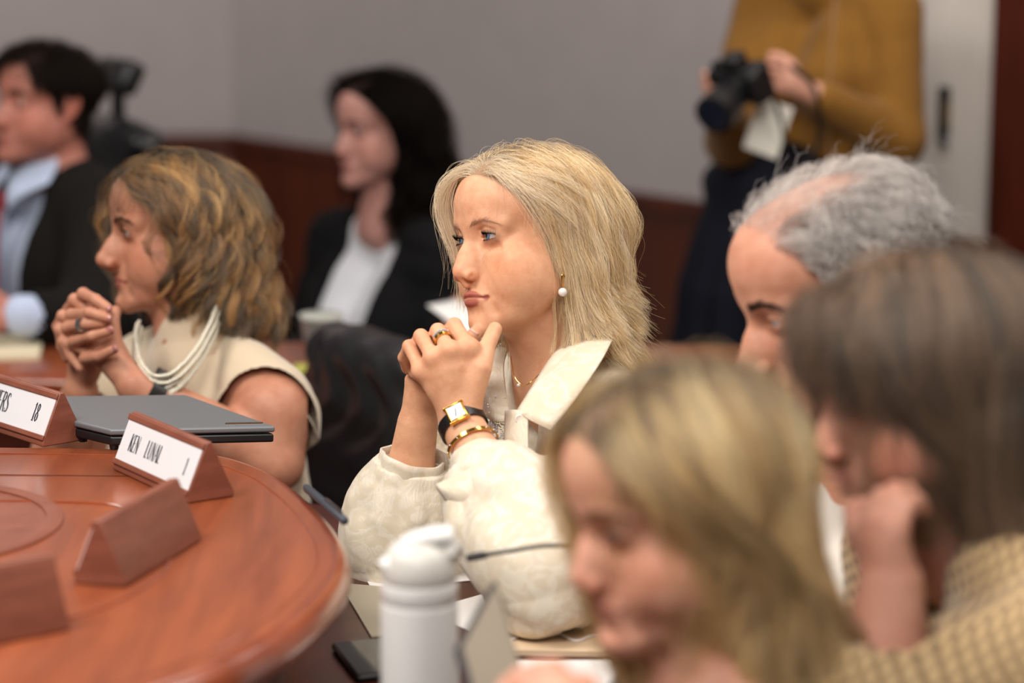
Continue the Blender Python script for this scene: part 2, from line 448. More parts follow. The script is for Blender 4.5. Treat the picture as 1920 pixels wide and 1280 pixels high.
# ---------------------------------------------------------------- hair
def hair_obj(name, pts, rad, col, mat, parent):
    """pts (n,k,3) world, rad (n,k), col (n,k,3)"""
    n, k = pts.shape[:2]
    hc = bpy.data.hair_curves.new(name); hc.add_curves([k] * n)
    hc.attributes['position'].data.foreach_set('vector', pts.astype(np.float32).ravel())
    ra = hc.attributes.get('radius') or hc.attributes.new('radius', 'FLOAT', 'POINT'); ra.data.foreach_set('value', rad.astype(np.float32).ravel())
    ca = hc.attributes.new('col', 'FLOAT_COLOR', 'POINT'); c = np.ones((n * k, 4), np.float32); c[:, :3] = col.reshape(-1, 3); ca.data.foreach_set('color', c.ravel())
    hc.materials.append(mat)
    o = bpy.data.objects.new(name, hc); COL.objects.link(o)
    if parent is not None: o.parent = parent
    return o
HB = [((0, .010, .035), (.0755, .103, .072)), ((0, -.041, .043), (.062, .052, .051)), ((0, -.030, -.03), (.058, .053, .060)), ((0, .010, -.012), (.068, .078, .060))]
def hair_body(Q, extra=()):
    d = None
    for c, r in HB:
        v = f_ell(c, r)[0](Q); d = v if d is None else np.minimum(d, v)
    v = f_cone((0, .028, -.045), (0, .045, -.20), .052, .056)[0](Q); h = np.maximum(.03 - abs(d - v), 0) / .03; d = np.minimum(d, v) - h * h * .0075
    for e in extra: d = np.minimum(d, e(Q))
    return d
def grad(fn, Q, d0=None, e=.002):
    d0 = fn(Q) if d0 is None else d0
    g = np.stack([fn(Q + np.eye(3)[i] * e) - d0 for i in range(3)], 1)
    return g / (np.linalg.norm(g, axis=1, keepdims=True) + 1e-9)
def wob(Q, seed, sc):
    rs = np.random.RandomState(seed); out = np.zeros((len(Q), 3))
    for i in range(4):
        k = rs.normal(size=(3, 3)) * sc * (1 + .6 * i); ph = rs.rand(3) * 6.28
        out += np.sin(Q @ k + ph) / (1 + i)
    return out / 2
def make_hair(H, person, p, mat, name='hair', seed=1):
    rs = np.random.RandomState(seed); N = p.get('n', 20000); K = p.get('k', 18)
    d = rs.normal(size=(N * 5, 3)); d /= np.linalg.norm(d, axis=1, keepdims=True); d = d[d[:, 2] > -.75]
    o = V(0, .0, .035); lo = np.full(len(d), .02); hi = np.full(len(d), .16)
    body = lambda Q: hair_body(Q, p.get('extra', ()))
    skull = lambda Q: hair_body(Q)
    for _ in range(14):
        mid = (lo + hi) / 2; ins = skull(o + d * mid[:, None]) < 0; lo = np.where(ins, mid, lo); hi = np.where(ins, hi, mid)
    R0 = o + d * lo[:, None]
    keep = scalp_mask(R0, p) > rs.rand(len(R0)) * .9 + .05
    if 'density' in p: keep &= p['density'](R0) > rs.rand(len(R0))
    R0 = R0[keep][:N]; n = len(R0)
    nC = p.get('clumps', 500); ci = rs.choice(n, min(nC, n), replace=False); own = np.empty(n, int)
    for a in range(0, n, 4000): own[a:a + 4000] = np.argmin(((R0[a:a + 4000, None] - R0[ci][None]) ** 2).sum(-1), 1)
    part = p.get('part', .0); pw = p.get('partw', .004)
    crown = p.get('crown', .02)
    side = np.tanh((R0[:, 0] - part) / pw); f = -R0[:, 1]
    nrmv = grad(skull, R0)
    # combing direction
    cw = wob(R0[ci], seed + 5, 30)[own] * p.get('combvar', .12)
    dirv = np.stack([side * p.get('comb_x', 1.0), p.get('comb_back', .3) * np.ones(n) + p.get('comb_front', 0) * sstep(.0, .08, f), -.15 * np.ones(n)], 1) + cw
    if 'comb' in p: dirv = p['comb'](R0, dirv)
    low = sstep(.06, .0, R0[:, 2]); dirv = dirv * (1 - low[:, None] * .6) + V(0, 0, -1) * low[:, None] * .6
    dirv -= nrmv * (dirv * nrmv).sum(1, keepdims=True) * .85; dirv += nrmv * p.get('lift', .25)
    dirv /= np.linalg.norm(dirv, axis=1, keepdims=True)
    rl = rs.rand(n)
    # hair ends: length so that strands stop near a hem line; dependent on root
    length = p['length'](R0, rs) if callable(p['length']) else p['length'] * (1 + p.get('lenvar', .08) * rs.normal(size=n))
    layer = (.0015 + p.get('thick', .018) * (rl ** 1.2)) * np.ones(n)
    if 'layer' in p: layer = layer * p['layer'](R0)
    grav = nrm(H.R.T @ V(0, 0, -1)); stiff = p.get('stiff', .72)
    ds = length / (K - 1); pts = np.zeros((n, K, 3)); pts[:, 0] = R0 - nrmv * .001; cur = R0.copy(); dv = dirv
    cl = rs.normal(size=(len(ci), 3))[own]
    for k in range(1, K):
        t = k / (K - 1)
        gw = p.get('grav', .30) * (.35 + 1.0 * min(1, t * 2))
        dd = dv * stiff + grav * gw + cl * p.get('clvar', .02) + rs.normal(size=(n, 3)) * p.get('jit', .015)
        if 'style' in p: dd = dd + p['style'](cur, t, R0)
        dd /= np.linalg.norm(dd, axis=1, keepdims=True)
        nx = cur + dd * ds[:, None] if np.ndim(ds) else cur + dd * ds
        dist = body(nx); nn = grad(body, nx, dist)
        L = layer * min(1, t * 3.0) + .001
        push = np.maximum(L - dist, 0)
        pull = np.minimum(L + .002 - dist, 0) * p.get('stick', .35) * (1 - sstep(.5, .9, t) * p.get('release', .8))
        nx = nx + nn * (push + pull)[:, None]
        dv = nx - cur; dv /= np.linalg.norm(dv, axis=1, keepdims=True) + 1e-9
        pts[:, k] = nx; cur = nx
    T = np.linspace(0, 1, K)[None, :, None]
    if p.get('wave', 0):
        ph = rs.rand(len(ci))[own] * 6.28; wl = p.get('wavelen', .07); s = (np.arange(K)[None] * (ds[:, None] if np.ndim(ds) else ds))
        tg = np.gradient(pts, axis=1); tg /= np.linalg.norm(tg, axis=2, keepdims=True) + 1e-9
        nb = np.stack([grad(body, pts[:, k]) for k in range(K)], 1); bn = np.cross(tg, nb)
        am = p['wave'] * sstep(.15, .8, T[..., 0])
        pts += bn * (am * np.sin(6.28 * s / wl + ph[:, None]))[..., None] + nb * (am * .8 * (1 + np.cos(6.28 * s / wl + ph[:, None])))[..., None]
    # clumping towards the clump's own centre strand
    g = pts[ci][own]; cs = p.get('clump', .55)
    pts = pts * (1 - cs * T ** 1.2) + (g + (pts[:, :1] - g[:, :1]) * .35) * (cs * T ** 1.2)
    fz = p.get('frizz', .0012)
    w = wob((pts + rs.normal(size=(n, 1, 3)) * .05).reshape(-1, 3), seed + 9, 90).reshape(n, K, 3); pts += w * fz * (T ** .7)
    fl_ = pts[:, 2:].reshape(-1, 3); dd_ = body(fl_); ps_ = np.maximum(p.get('skin_gap', .004) - dd_, 0)   # keep every strand off the skin
    pts[:, 2:] = (fl_ + grad(body, fl_, dd_) * ps_[:, None]).reshape(n, K - 2, 3)
    fly = rs.rand(n) < p.get('fly', .02)
    pts[fly] += (rs.normal(size=(fly.sum(), 1, 3)) * .012 + nrmv[fly][:, None] * .012) * (T ** 1.5)
    W = pts.reshape(-1, 3) @ H.R.T * H.sc + H.t
    pal = np.array([lin(c)[:3] for c in p['cols']]); wts = p.get('w', [1] * len(pal)); wts = np.array(wts) / sum(wts)
    a = pal[rs.choice(len(pal), len(ci), p=wts)][own]; b2 = pal[rs.choice(len(pal), n, p=wts)]
    cw_ = p.get('cvar', .6); c = a * cw_ + b2 * (1 - cw_); c = np.repeat(c[:, None], K, 1)
    if 'rootcol' in p:
        rt = p.get('rootlen', .25); m = (1 - sstep(0, rt, T)) * np.ones((n, 1, 1)); 
        if 'rootm' in p: m = m * p['rootm'](R0)[:, None, None]
        c = c * (1 - m) + np.array(lin(p['rootcol'])[:3]) * m
    if 'colfn' in p: c = p['colfn'](R0, pts, c)
    rad = p.get('rad', .00011) * np.ones((n, K)) * (1 - .55 * T[..., 0] ** 3)
    return hair_obj(name, W.reshape(n, K, 3), rad, c, mat, person)
def brow(H, person, mat, col, n=220, w=1.0, dz=0.0, seed=3, surf=None):
    rs = np.random.RandomState(seed); out = []; 
    for s in (-1, 1):
        path = spline([L3(s * .0125, .0935, .0155 + dz), L3(s * .022, .0905, .0185 + dz), L3(s * .034, .0835, .0215 + dz), L3(s * .046, .0700, .0165 + dz)], 40)
        t = rs.rand(n); i = (t * 38).astype(int); base = path[i] + rs.normal(size=(n, 3)) * V(.0006, .0004, .0017) * w * (1 - .6 * t[:, None])
        tg = path[i + 1] - path[i]; tg /= np.linalg.norm(tg, axis=1, keepdims=True)
        d = tg + V(0, 0, .45) * (1 - 1.4 * t[:, None]) + rs.normal(size=(n, 3)) * .12; d /= np.linalg.norm(d, axis=1, keepdims=True)
        out.append(np.stack([base + d * .0085 * k / 3 + V(0, -.0006, 0) for k in range(4)], 1))
    pts = np.concatenate(out); m = len(pts)
    if surf is not None:                                  # settle on the skin
        W = pts.reshape(-1, 3) @ H.R.T * H.sc + H.t
        for _ in range(3):
            dd = surf.eval(W); g = np.stack([surf.eval(W + np.eye(3)[j] * .001) - dd for j in range(3)], 1); g /= np.linalg.norm(g, axis=1, keepdims=True) + 1e-9
            W = W - g * (dd - .0005)[:, None]
    else: W = pts.reshape(-1, 3) @ H.R.T * H.sc + H.t
    c = np.tile(np.array(lin(col)[:3]), (m, 4, 1)) * (1 + .3 * rs.normal(size=(m, 1, 1)) * .5)
    return hair_obj('eyebrow', W.reshape(m, 4, 3), np.tile(np.array([.00012, .00012, .0001, .00004]) * 1.1, (m, 1)), np.clip(c, 0, 1), mat, person)
def lashes(H, person, mat, n=70, ln=.0085, col=(20, 15, 14), look=0, low=True, op=1.0, r=.00013):
    rs = np.random.RandomState(4); out = []
    for s in (-1, 1):
        for up in ((1, -1) if low else (1,)):
            nn = n if up > 0 else n // 2
            for i in range(nn):
                u = -.60 + 1.55 * (i + .5) / nn + rs.normal() * .01; x = u * .0132; z = up * .0046 * op * math.sqrt(max(0, 1 - u * u)) - .0004
                Rt = rotz(s * math.radians(14)); q = Rt @ V(s * x, 0, 0)
                ry = math.sqrt(max(.0142 ** 2 - (x * .9) ** 2 - z * z, 1e-6))
                b = L3(s * .0315, .0690 + ry, z) + V(q[0], 0, 0)
                b[1] = -(.0690 + math.sqrt(max(.0143 ** 2 - q[0] ** 2 - z * z, 1e-6)))
                out_dir = nrm(b - L3(s * .0315, .069, 0)); l = ln * (.75 + .35 * max(0, u)) * (1 if up > 0 else .45) * (.4 + .6 * min(1, max(0, (u + 1) / .9)))
                pts = [b + out_dir * l * t * .8 + V(s * u * .35 * l * t, 0, up * l * .75 * t * t) for t in (0, .33, .66, 1)]
                out.append(pts)
    pts = np.array(out); W = pts.reshape(-1, 3) @ H.R.T * H.sc + H.t; m = len(pts)
    return hair_obj('eyelashes', W.reshape(m, 4, 3), np.tile(np.array([1, .9, .6, .15]) * r, (m, 1)), np.tile(np.array(lin(col)[:3]), (m, 4, 1)), mat, person)
# ---------------------------------------------------------------- hands
def hand(F, wr, mcp, pip, dip, tip, th, r=(.0092, .0090, .0088, .0078), k=.004, palm_n=None, pr=.0125):
    """fingers in order index..little; th = thumb points from its root at the wrist to the tip"""
    fr = Frame(F); wr = np.asarray(wr, float)
    for i in range(4): fr.chain([wr + (mcp[i] - wr) * .12, wr + (mcp[i] - wr) * .6, mcp[i]], [pr, pr * .98, r[i] * 1.13], .012)
    c = (wr + sum(mcp) / 4) / 2
    fr.chain([wr + (mcp[1] - wr) * .2, wr + (mcp[1] - wr) * .75], [pr, pr], .01); fr.chain([wr + (mcp[2] - wr) * .2, wr + (mcp[2] - wr) * .75], [pr, pr], .01)
    fr.chain(th, [pr * 1.1, r[0] * 1.25, r[0] * 1.05, r[0] * .92][:len(th)] if len(th) <= 4 else [pr * 1.1] + [r[0]] * (len(th) - 1), .012)
    for i in range(4):
        fr.chain([mcp[i], mcp[i] + (pip[i] - mcp[i]) * .5, pip[i]], [r[i] * 1.05, r[i] * .95, r[i] * 1.0], k)
        fr.chain([pip[i], (pip[i] + dip[i]) / 2, dip[i]], [r[i] * .98, r[i] * .86, r[i] * .88], .002)
        fr.chain([dip[i], tip[i]], [r[i] * .86, r[i] * .74], .002)
def nail(person, tip, dirv, up, mat, w=.0052, l=.0062):
    """a fingernail: a small curved plate; dirv along the finger, up out of the nail"""
    dirv = nrm(dirv); up = nrm(np.asarray(up) - dirv * (np.asarray(up) @ dirv)); sd = np.cross(dirv, up)
    G = np.array([[tip + sd * w * u + dirv * l * (v * 1.0) + up * (-.0022 * u * u - .0008 * v * v) for v in np.linspace(-1, 1, 6) * (1 - .12 * abs(u))] for u in np.linspace(-1, 1, 7)])
    bm = bmesh.new(); add_sheet(bm, G, .0007); return bm_obj('fingernail', bm, mat, person, sm='all')
# ---------------------------------------------------------------- people
def make_body(name, F, lo, hi, h, H, p, base, mat):
    v, q = surface(F, lo, hi, h)
    org = np.array([(lo[0] + hi[0]) / 2, (lo[1] + hi[1]) / 2, 0])
    c = skin_color(H, v, p, base)
    o = raw_mesh(name, v, q, mat, None, c); return o
# ---------------------------------------------------------------- camera and light
cam_d = bpy.data.cameras.new('camera'); cam = bpy.data.objects.new('camera', cam_d); COL.objects.link(cam); SC.camera = cam
cam.location = CAM; cam.rotation_euler = (PI / 2 - PITCH, 0, 0); cam_d.sensor_width = 36; cam_d.lens = FPX * 36 / 1920
cam_d.dof.use_dof = True; cam_d.dof.focus_distance = 2.88; cam_d.dof.aperture_fstop = 2.2; cam_d.dof.aperture_blades = 0
cam_d.clip_start = .05
SC.view_settings.view_transform = 'Standard'; SC.view_settings.look = 'None'; SC.view_settings.gamma = 1; SC.view_settings.use_curve_mapping = False
SC.view_settings.exposure = 0.08
SC.cycles.use_denoising = True; SC.cycles.max_bounces = 6; SC.cycles.transparent_max_bounces = 8; SC.cycles.diffuse_bounces = 3; SC.cycles.glossy_bounces = 3; SC.cycles.sample_clamp_indirect = 6
wd = bpy.data.worlds.new('room_light'); SC.world = wd; wd.use_nodes = True
wd.node_tree.nodes['Background'].inputs[0].default_value = (.86, .80, .76, 1); wd.node_tree.nodes['Background'].inputs[1].default_value = .125
def area(name, loc, aim, size, power, col=(1, .93, .85), sy=None):
    l = bpy.data.lights.new(name, 'AREA'); l.energy = power; l.size = size; l.color = col
    if sy: l.shape = 'RECTANGLE'; l.size_y = sy
    o = bpy.data.objects.new(name, l); COL.objects.link(o); o.location = loc
    o.rotation_euler = (Vector(aim) - Vector(loc)).to_track_quat('-Z', 'Y').to_euler(); return o
area('ceiling_light', (-1.3, 1.9, 2.75), (-.1, 2.7, 1.0), .8, 42, (1, .93, .85))
area('ceiling_light', (.9, 2.6, 2.8), (.3, 2.7, 1.0), .9, 26, (1, .94, .88))
area('ceiling_light', (-.25, .5, 2.8), (.15, 1.9, .9), .8, 44, (1, .95, .90))
area('ceiling_light', (-1.9, 3.9, 2.8), (-.5, 3.8, .9), .8, 15, (1, .94, .88))
area('ceiling_light', (-.1, 3.9, 2.8), (-.2, 4.0, .8), .7, 6, (1, .94, .88))
area('ceiling_light', (-2.0, 6.7, 2.8), (-2.1, 7.6, 1.9), .4, 20, (1, .93, .88))
area('ceiling_light', (.0, 5.5, 2.8), (-.3, 7.0, 1.5), .6, 7, (1, .92, .88))
area('ceiling_light', (1.0, 4.3, 2.8), (1.05, 5.2, 1.4), .5, 15, (1, .92, .85))
# ---------------------------------------------------------------- materials
def wood_mat(name, c1, c2, rough=.3, scale=3, stretch=(1, 14, 14), coat=.4):
    m = mat(name, rough=rough); n = tex_noise(m, scale, 6, .6, stretch, dist=.4); N, L, b = nodes(m)
    r = ramp(m, n.outputs[0], [(.3, lin(c1)), (.7, lin(c2))]); L.new(r.outputs[0], b.inputs['Base Color']); b.inputs['Coat Weight'].default_value = coat; b.inputs['Coat Roughness'].default_value = .18
    return m
M_TABLE = wood_mat('polished_mahogany', (122, 58, 32), (160, 84, 48), .36, 2.2, (10, 1.2, 10), .5)
M_EDGE = wood_mat('edge_mahogany', (120, 52, 26), (150, 72, 40), .22, 2.5, (6, 6, 6), .6)
M_DARKW = wood_mat('dark_mahogany', (58, 20, 10), (84, 30, 14), .38, 2.5, (12, 12, 1.2), .2)
M_PLATE = wood_mat('plate_wood', (118, 64, 46), (142, 82, 62), .5, 5, (3, 3, 14), .15)
M_WAINS = wood_mat('wainscot_wood', (66, 24, 8), (88, 34, 12), .42, 2, (6, 6, .8), .3)
M_WALL = cloth_mat('grey_wallcovering', lin((168, 160, 160)), .9, .1, 240, .2, .03)
M_WALL2 = cloth_mat('pale_panel', lin((214, 206, 198)), .7, 0, 300, .05, .02)
M_FLOOR = cloth_mat('carpet', lin((150, 140, 124)), .95, .2, 300, .5, .15)
M_LEATH = mat('black_leather', lin((26, 26, 28)), .34); bump(M_LEATH, tex_noise(M_LEATH, 60, 4, .6).outputs[0], .25, .002)
M_BLACK = mat('black_plastic', lin((20, 20, 22)), .4)
M_CHROME = mat('chrome', lin((180, 180, 185)), .2, 1)
M_GOLD = mat('gold', lin((222, 178, 92)), .16, 1)
M_SILV = mat('silver', lin((214, 214, 218)), .2, 1)
M_PAPER = mat('white_paper', lin((232, 230, 228)), .8)
M_INSERT = mat('white_insert', lin((226, 226, 230)), .35)
M_INK = mat('ink', lin((30, 30, 44)), .6)
M_MANILA = mat('manila_card', lin((226, 200, 168)), .7)
M_CREAMP = mat('cream_pad', lin((226, 214, 184)), .7)
# ---------------------------------------------------------------- room
def quad_obj(name, pts, m, th=None):
    bm = bmesh.new(); vs = [bm.verts.new(p) for p in pts]; f = bm.faces.new(vs)
    if th is not None:
        r = bmesh.ops.extrude_face_region(bm, geom=[f]); 
        for v in [e for e in r['geom'] if isinstance(e, bmesh.types.BMVert)]: v.co += Vector(th)
    return bm_obj(name, bm, m, sm=False)
WA = V(-.885, 7.66, 0); WB = V(1.075, 5.235, 0); WD = nrm(WB - WA); WN = V(-WD[1], WD[0], 0) * -1   # wall line, WN into the room
if WN[1] > 0: WN = -WN
def wall_slab(name, a, b, z0, z1, m, off=0, th=.1):
    n = V(b[1] - a[1], a[0] - b[0], 0); n = nrm(n); n = n if n[1] < 0 else -n
    a = a + n * off; b = b + n * off
    return struct(quad_obj(name, [a + V(0, 0, z0), b + V(0, 0, z0), b + V(0, 0, z1), a + V(0, 0, z1)], m, tuple(-n * th)))
struct(quad_obj('floor', [(-3.5, -1, 0), (3.5, -1, 0), (3.5, 8.5, 0), (-3.5, 8.5, 0)], M_FLOOR, (0, 0, -.1)))
LW = V(-3.5, 7.66, 0)
wall_slab('wall_back', LW, WA, .8, 2.9, M_WALL); wall_slab('wall_right', WA, WB + WD * 2.2, .8, 2.9, M_WALL)
wall_slab('trim_1', LW, WA, 0, .78, M_WAINS, .012); wall_slab('trim_2', WA, WB + WD * 2.2, 0, .78, M_WAINS, .012)
wall_slab('trim_3', LW, WA, .765, .802, M_WAINS, .03, .13); wall_slab('trim_4', WA, WB + WD * 2.2, .765, .802, M_WAINS, .03, .13)
pa = WA + WD * 2.62; pb = WB - WD * .012
sp = quad_obj('wall_panel', [pa + WN * .03 + V(0, 0, .806), pb + WN * .03 + V(0, 0, .806), pb + WN * .03 + V(0, 0, 2.88), pa + WN * .03 + V(0, 0, 2.88)], M_WALL2, tuple(-WN * .028)); sp['kind'] = 'structure'
wall_slab('trim_5', WB, WB + WD * .9, 0, 2.9, M_DARKW, .06, .15)
def on_wall(px, py):
    r = FW + (px - 960) / FPX * RT - (py - 640) / FPX * UP; t = ((WA + WN * .03 - CAM) @ WN) / (r @ WN); return CAM + r * t
hp_ = empty('recessed_handle', on_wall(1772, 222))
tag(hp_, 'dark oblong plate with a small brass catch set in the pale wall panel', 'handle')
RW = np.stack([WD, WN, V(0, 0, 1)], 1)
bm = bmesh.new(); add_box(bm, on_wall(1772, 215) + WN * .004, (.030, .008, .125), RW); keep_world(bm_obj('back_plate', bm, M_BLACK, bevel=.002), hp_)
bm = bmesh.new(); add_box(bm, on_wall(1774, 265) + WN * .006, (.022, .012, .022), RW); keep_world(bm_obj('thumb_turn', bm, M_CHROME, bevel=.003), hp_)
bm = bmesh.new(); add_box(bm, on_wall(1779, 215) + WN * .010, (.006, .006, .05), RW); keep_world(bm_obj('catch', bm, M_GOLD, bevel=.001), hp_)
# ---------------------------------------------------------------- tables
def slab_table(name, outline, z, th, edge_r, mtop, medge):
    """outline (n,2) counter-clockwise; a top with a rounded bullnose edge"""
    o = np.array(outline, float); n = len(o); c = o.mean(0)
    tg = np.roll(o, -1, 0) - np.roll(o, 1, 0); tg /= np.linalg.norm(tg, axis=1, keepdims=True); nn = np.stack([tg[:, 1], -tg[:, 0]], 1)
    bm = bmesh.new(); rings = []
    for a in (90, 60, 30, 0, -30, -60, -90):
        ro = -edge_r + edge_r * math.cos(math.radians(a)); zz = z - th / 2 + th / 2 * math.sin(math.radians(a))
        rings.append([bm.verts.new((o[i][0] + nn[i][0] * ro, o[i][1] + nn[i][1] * ro, zz)) for i in range(n)])
    for k in range(len(rings) - 1):
        for i in range(n):
            f = bm.faces.new((rings[k][i], rings[k + 1][i], rings[k + 1][(i + 1) % n], rings[k][(i + 1) % n])); f.material_index = 1
    bm.faces.new(rings[0]); bm.faces.new(rings[-1][::-1])
    return bm_obj(name, bm, [mtop, medge], sm=True)
pts = [(-1.539, 2.916), (-1.134, 2.884), (-0.729, 2.851), (-0.502, 2.839), (-0.365, 2.815), (-0.285, 2.735), (-0.231, 2.620), (-0.188, 2.487), (-0.164, 2.373), (-0.160, 2.276), (-0.179, 2.163), (-0.212, 2.057), (-0.267, 1.960), (-0.365, 1.863), (-0.567, 1.782), (-0.972, 1.750), (-1.539, 1.750)]
sp_ = spline(pts, 110)[::-1]
tA = empty('conference_table', (-.9, 2.9, 0)); tag(tA, 'glossy reddish mahogany table with rounded end carrying the name plates', 'table')
top = keep_world(slab_table('tabletop', sp_, .904, .040, .020, M_TABLE, M_EDGE), tA)
cen = V(-.502, 2.317)
inner = [tuple(cen + (V(*q) - cen) * .80) for q in sp_ if q[0] > -1.5]
bm = bmesh.new(); lo_ = [bm.verts.new((x, y, .0)) for x, y in inner]; hi_ = [bm.verts.new((x, y, .868)) for x, y in inner]
for i in range(len(inner) - 1): bm.faces.new((lo_[i], lo_[i + 1], hi_[i + 1], hi_[i]))
keep_world(bm_obj('pedestal', bm, M_WAINS), tA)
for k, (s_, w_) in enumerate(((.90, .0012), (.47, .002))):
    q = [cen + (V(*a) - cen) * s_ for a in sp_ if a[0] > -1.3]
    bm = bmesh.new(); add_tube(bm, [(a[0], a[1], .9040) for a in q], w_, 6); keep_world(bm_obj('inlay_line', bm, M_EDGE), tA)
bm = bmesh.new(); add_lathe(bm, [(.19, .0), (.19, .003), (.182, .0045), (.172, .003), (.172, .001), (.0, .001)][:5] + [(.165, .0008)], 64, (-.664, 2.462, .9035)); keep_world(bm_obj('ring_inlay', bm, M_PLATE), tA)
bm = bmesh.new(); add_box(bm, (-.77, 2.697, .9041), (.73, .0018, .0010), rotz(-.05)); keep_world(bm_obj('seam', bm, M_DARKW), tA)
# hero's desk on the right
dB = empty('side_desk', (.35, 2.3, 0)); tag(dB, 'dark wooden desk running in front of the seated row, covered in papers', 'desk')
pB = spline([(-.20, 2.97), (-.30, 2.88), (-.36, 2.75), (-.40, 2.4), (-.40, 2.0), (-.40, 1.5)], 30)
pB = [tuple(a) for a in pB] + [(.10, 1.45), (.16, 1.9), (.20, 2.3), (.22, 2.62), (.20, 2.92), (.10, 3.06), (-.06, 3.08)]
keep_world(slab_table('tabletop', pB, .75, .035, .017, M_DARKW, M_EDGE), dB)
bm = bmesh.new(); add_box(bm, (-.20, 2.15, .365), (.04, 1.2, .73)); keep_world(bm_obj('desk_panel', bm, M_WAINS), dB)
# lower desk behind the raised table end
dD = empty('inner_desk', (-.55, 3.1, 0)); tag(dD, 'lower dark desk behind the raised table, under the laptop woman', 'desk')
keep_world(slab_table('tabletop', [(-1.3, 2.95), (-.50, 2.93), (-.26, 2.90), (-.19, 3.0), (-.24, 3.16), (-.40, 3.24), (-.9, 3.30), (-1.3, 3.30)], .75, .035, .017, M_DARKW, M_EDGE), dD)
bm = bmesh.new(); add_box(bm, (-.75, 3.10, .365), (.9, .03, .73)); keep_world(bm_obj('desk_panel', bm, M_WAINS), dD)
# desk behind
dC = empty('rear_desk', (-.6, 4.2, 0)); tag(dC, 'long wooden desk in front of the two people farthest back', 'desk')
o_ = [(-2.2, 4.02), (-1.2, 4.06), (-.6, 4.0), (.3, 3.98), (.5, 4.1), (.5, 4.3), (.2, 4.34), (-.7, 4.36), (-1.2, 4.42), (-2.2, 4.42)]
keep_world(slab_table('tabletop', o_, .75, .035, .017, M_TABLE, M_EDGE), dC)
bm = bmesh.new(); add_box(bm, (-.85, 4.16, .365), (2.6, .03, .73)); keep_world(bm_obj('desk_panel', bm, M_DARKW), dC)
# ---------------------------------------------------------------- name plates
def glyph(bm, ch, x, h, M, w=None):
    """serif capitals drawn as bars; returns the advance"""
    S = {'M': (.62, [((0, 0), (.06, 1), .05), ((.06, 1), (.31, .05), .10), ((.31, .05), (.56, 1), .05), ((.56, 1), (.62, 0), .11)]),
         'E': (.46, [((.07, 0), (.07, 1), .11), ((.07, .97), (.44, .97), .05), ((.07, .52), (.34, .52), .05), ((.07, .03), (.46, .03), .05)]),
         'R': (.52, [((.07, 0), (.07, 1), .11), ((.07, .97), (.30, .97), .05), ((.30, .97), (.42, .86), .09), ((.42, .86), (.42, .66), .11), ((.42, .66), (.30, .52), .08), ((.30, .52), (.07, .52), .05), ((.26, .52), (.52, .0), .11)]),
         'S': (.44, [((.40, .80), (.34, .95), .05), ((.34, .95), (.14, .97), .05), ((.14, .97), (.04, .78), .10), ((.04, .78), (.12, .60), .11), ((.12, .60), (.34, .42), .12), ((.34, .42), (.42, .24), .11), ((.42, .24), (.34, .05), .09), ((.34, .05), (.10, .02), .05), ((.10, .02), (.03, .2), .05)]),
         '1': (.30, [((.16, 0), (.16, 1), .11), ((.16, .98), (.04, .86), .05), ((.04, .02), (.28, .02), .04)]),
         '8': (.44, [((.22, .97), (.09, .88), .08), ((.09, .88), (.09, .66), .10), ((.09, .66), (.22, .54), .07), ((.22, .54), (.35, .66), .07), ((.35, .66), (.35, .88), .10), ((.35, .88), (.22, .97), .08), ((.22, .54), (.06, .38), .08), ((.06, .38), (.06, .14), .11), ((.06, .14), (.22, .02), .08), ((.22, .02), (.38, .14), .08), ((.38, .14), (.38, .38), .11), ((.38, .38), (.22, .54), .08)]),
         'K': (.52, [((.07, 0), (.07, 1), .11), ((.09, .45), (.46, .98), .05), ((.2, .58), (.50, 0), .11)]),
         'N': (.56, [((.05, 0), (.05, 1), .05), ((.05, 1), (.50, 0), .11), ((.50, 0), (.50, 1), .05)]),
         'L': (.44, [((.07, 0), (.07, 1), .11), ((.07, .03), (.43, .03), .05)]),
         'U': (.54, [((.07, 1), (.07, .22), .11), ((.07, .22), (.20, .03), .08), ((.20, .03), (.36, .03), .06), ((.36, .03), (.48, .22), .05), ((.48, .22), (.48, 1), .05)]),
         'A': (.58, [((.03, 0), (.28, 1), .05), ((.28, 1), (.55, 0), .11), ((.13, .36), (.43, .36), .05)])}
    wd_, bars = S[ch]; sx = .62
    for (a, b_, t) in bars:
        a = V(a[0] * sx, a[1]) * h; b_ = V(b_[0] * sx, b_[1]) * h; d = b_ - a; L = np.linalg.norm(d); d = d / L; n = V(-d[1], d[0]) * t * h * .42; 
        q = [a - d * .01 * h + n, a - d * .01 * h - n, b_ + d * .01 * h - n, b_ + d * .01 * h + n]
        bm.faces.new([bm.verts.new(M(x + p[0], p[1])) for p in q])
    return wd_ * sx * h + .12 * h * sx
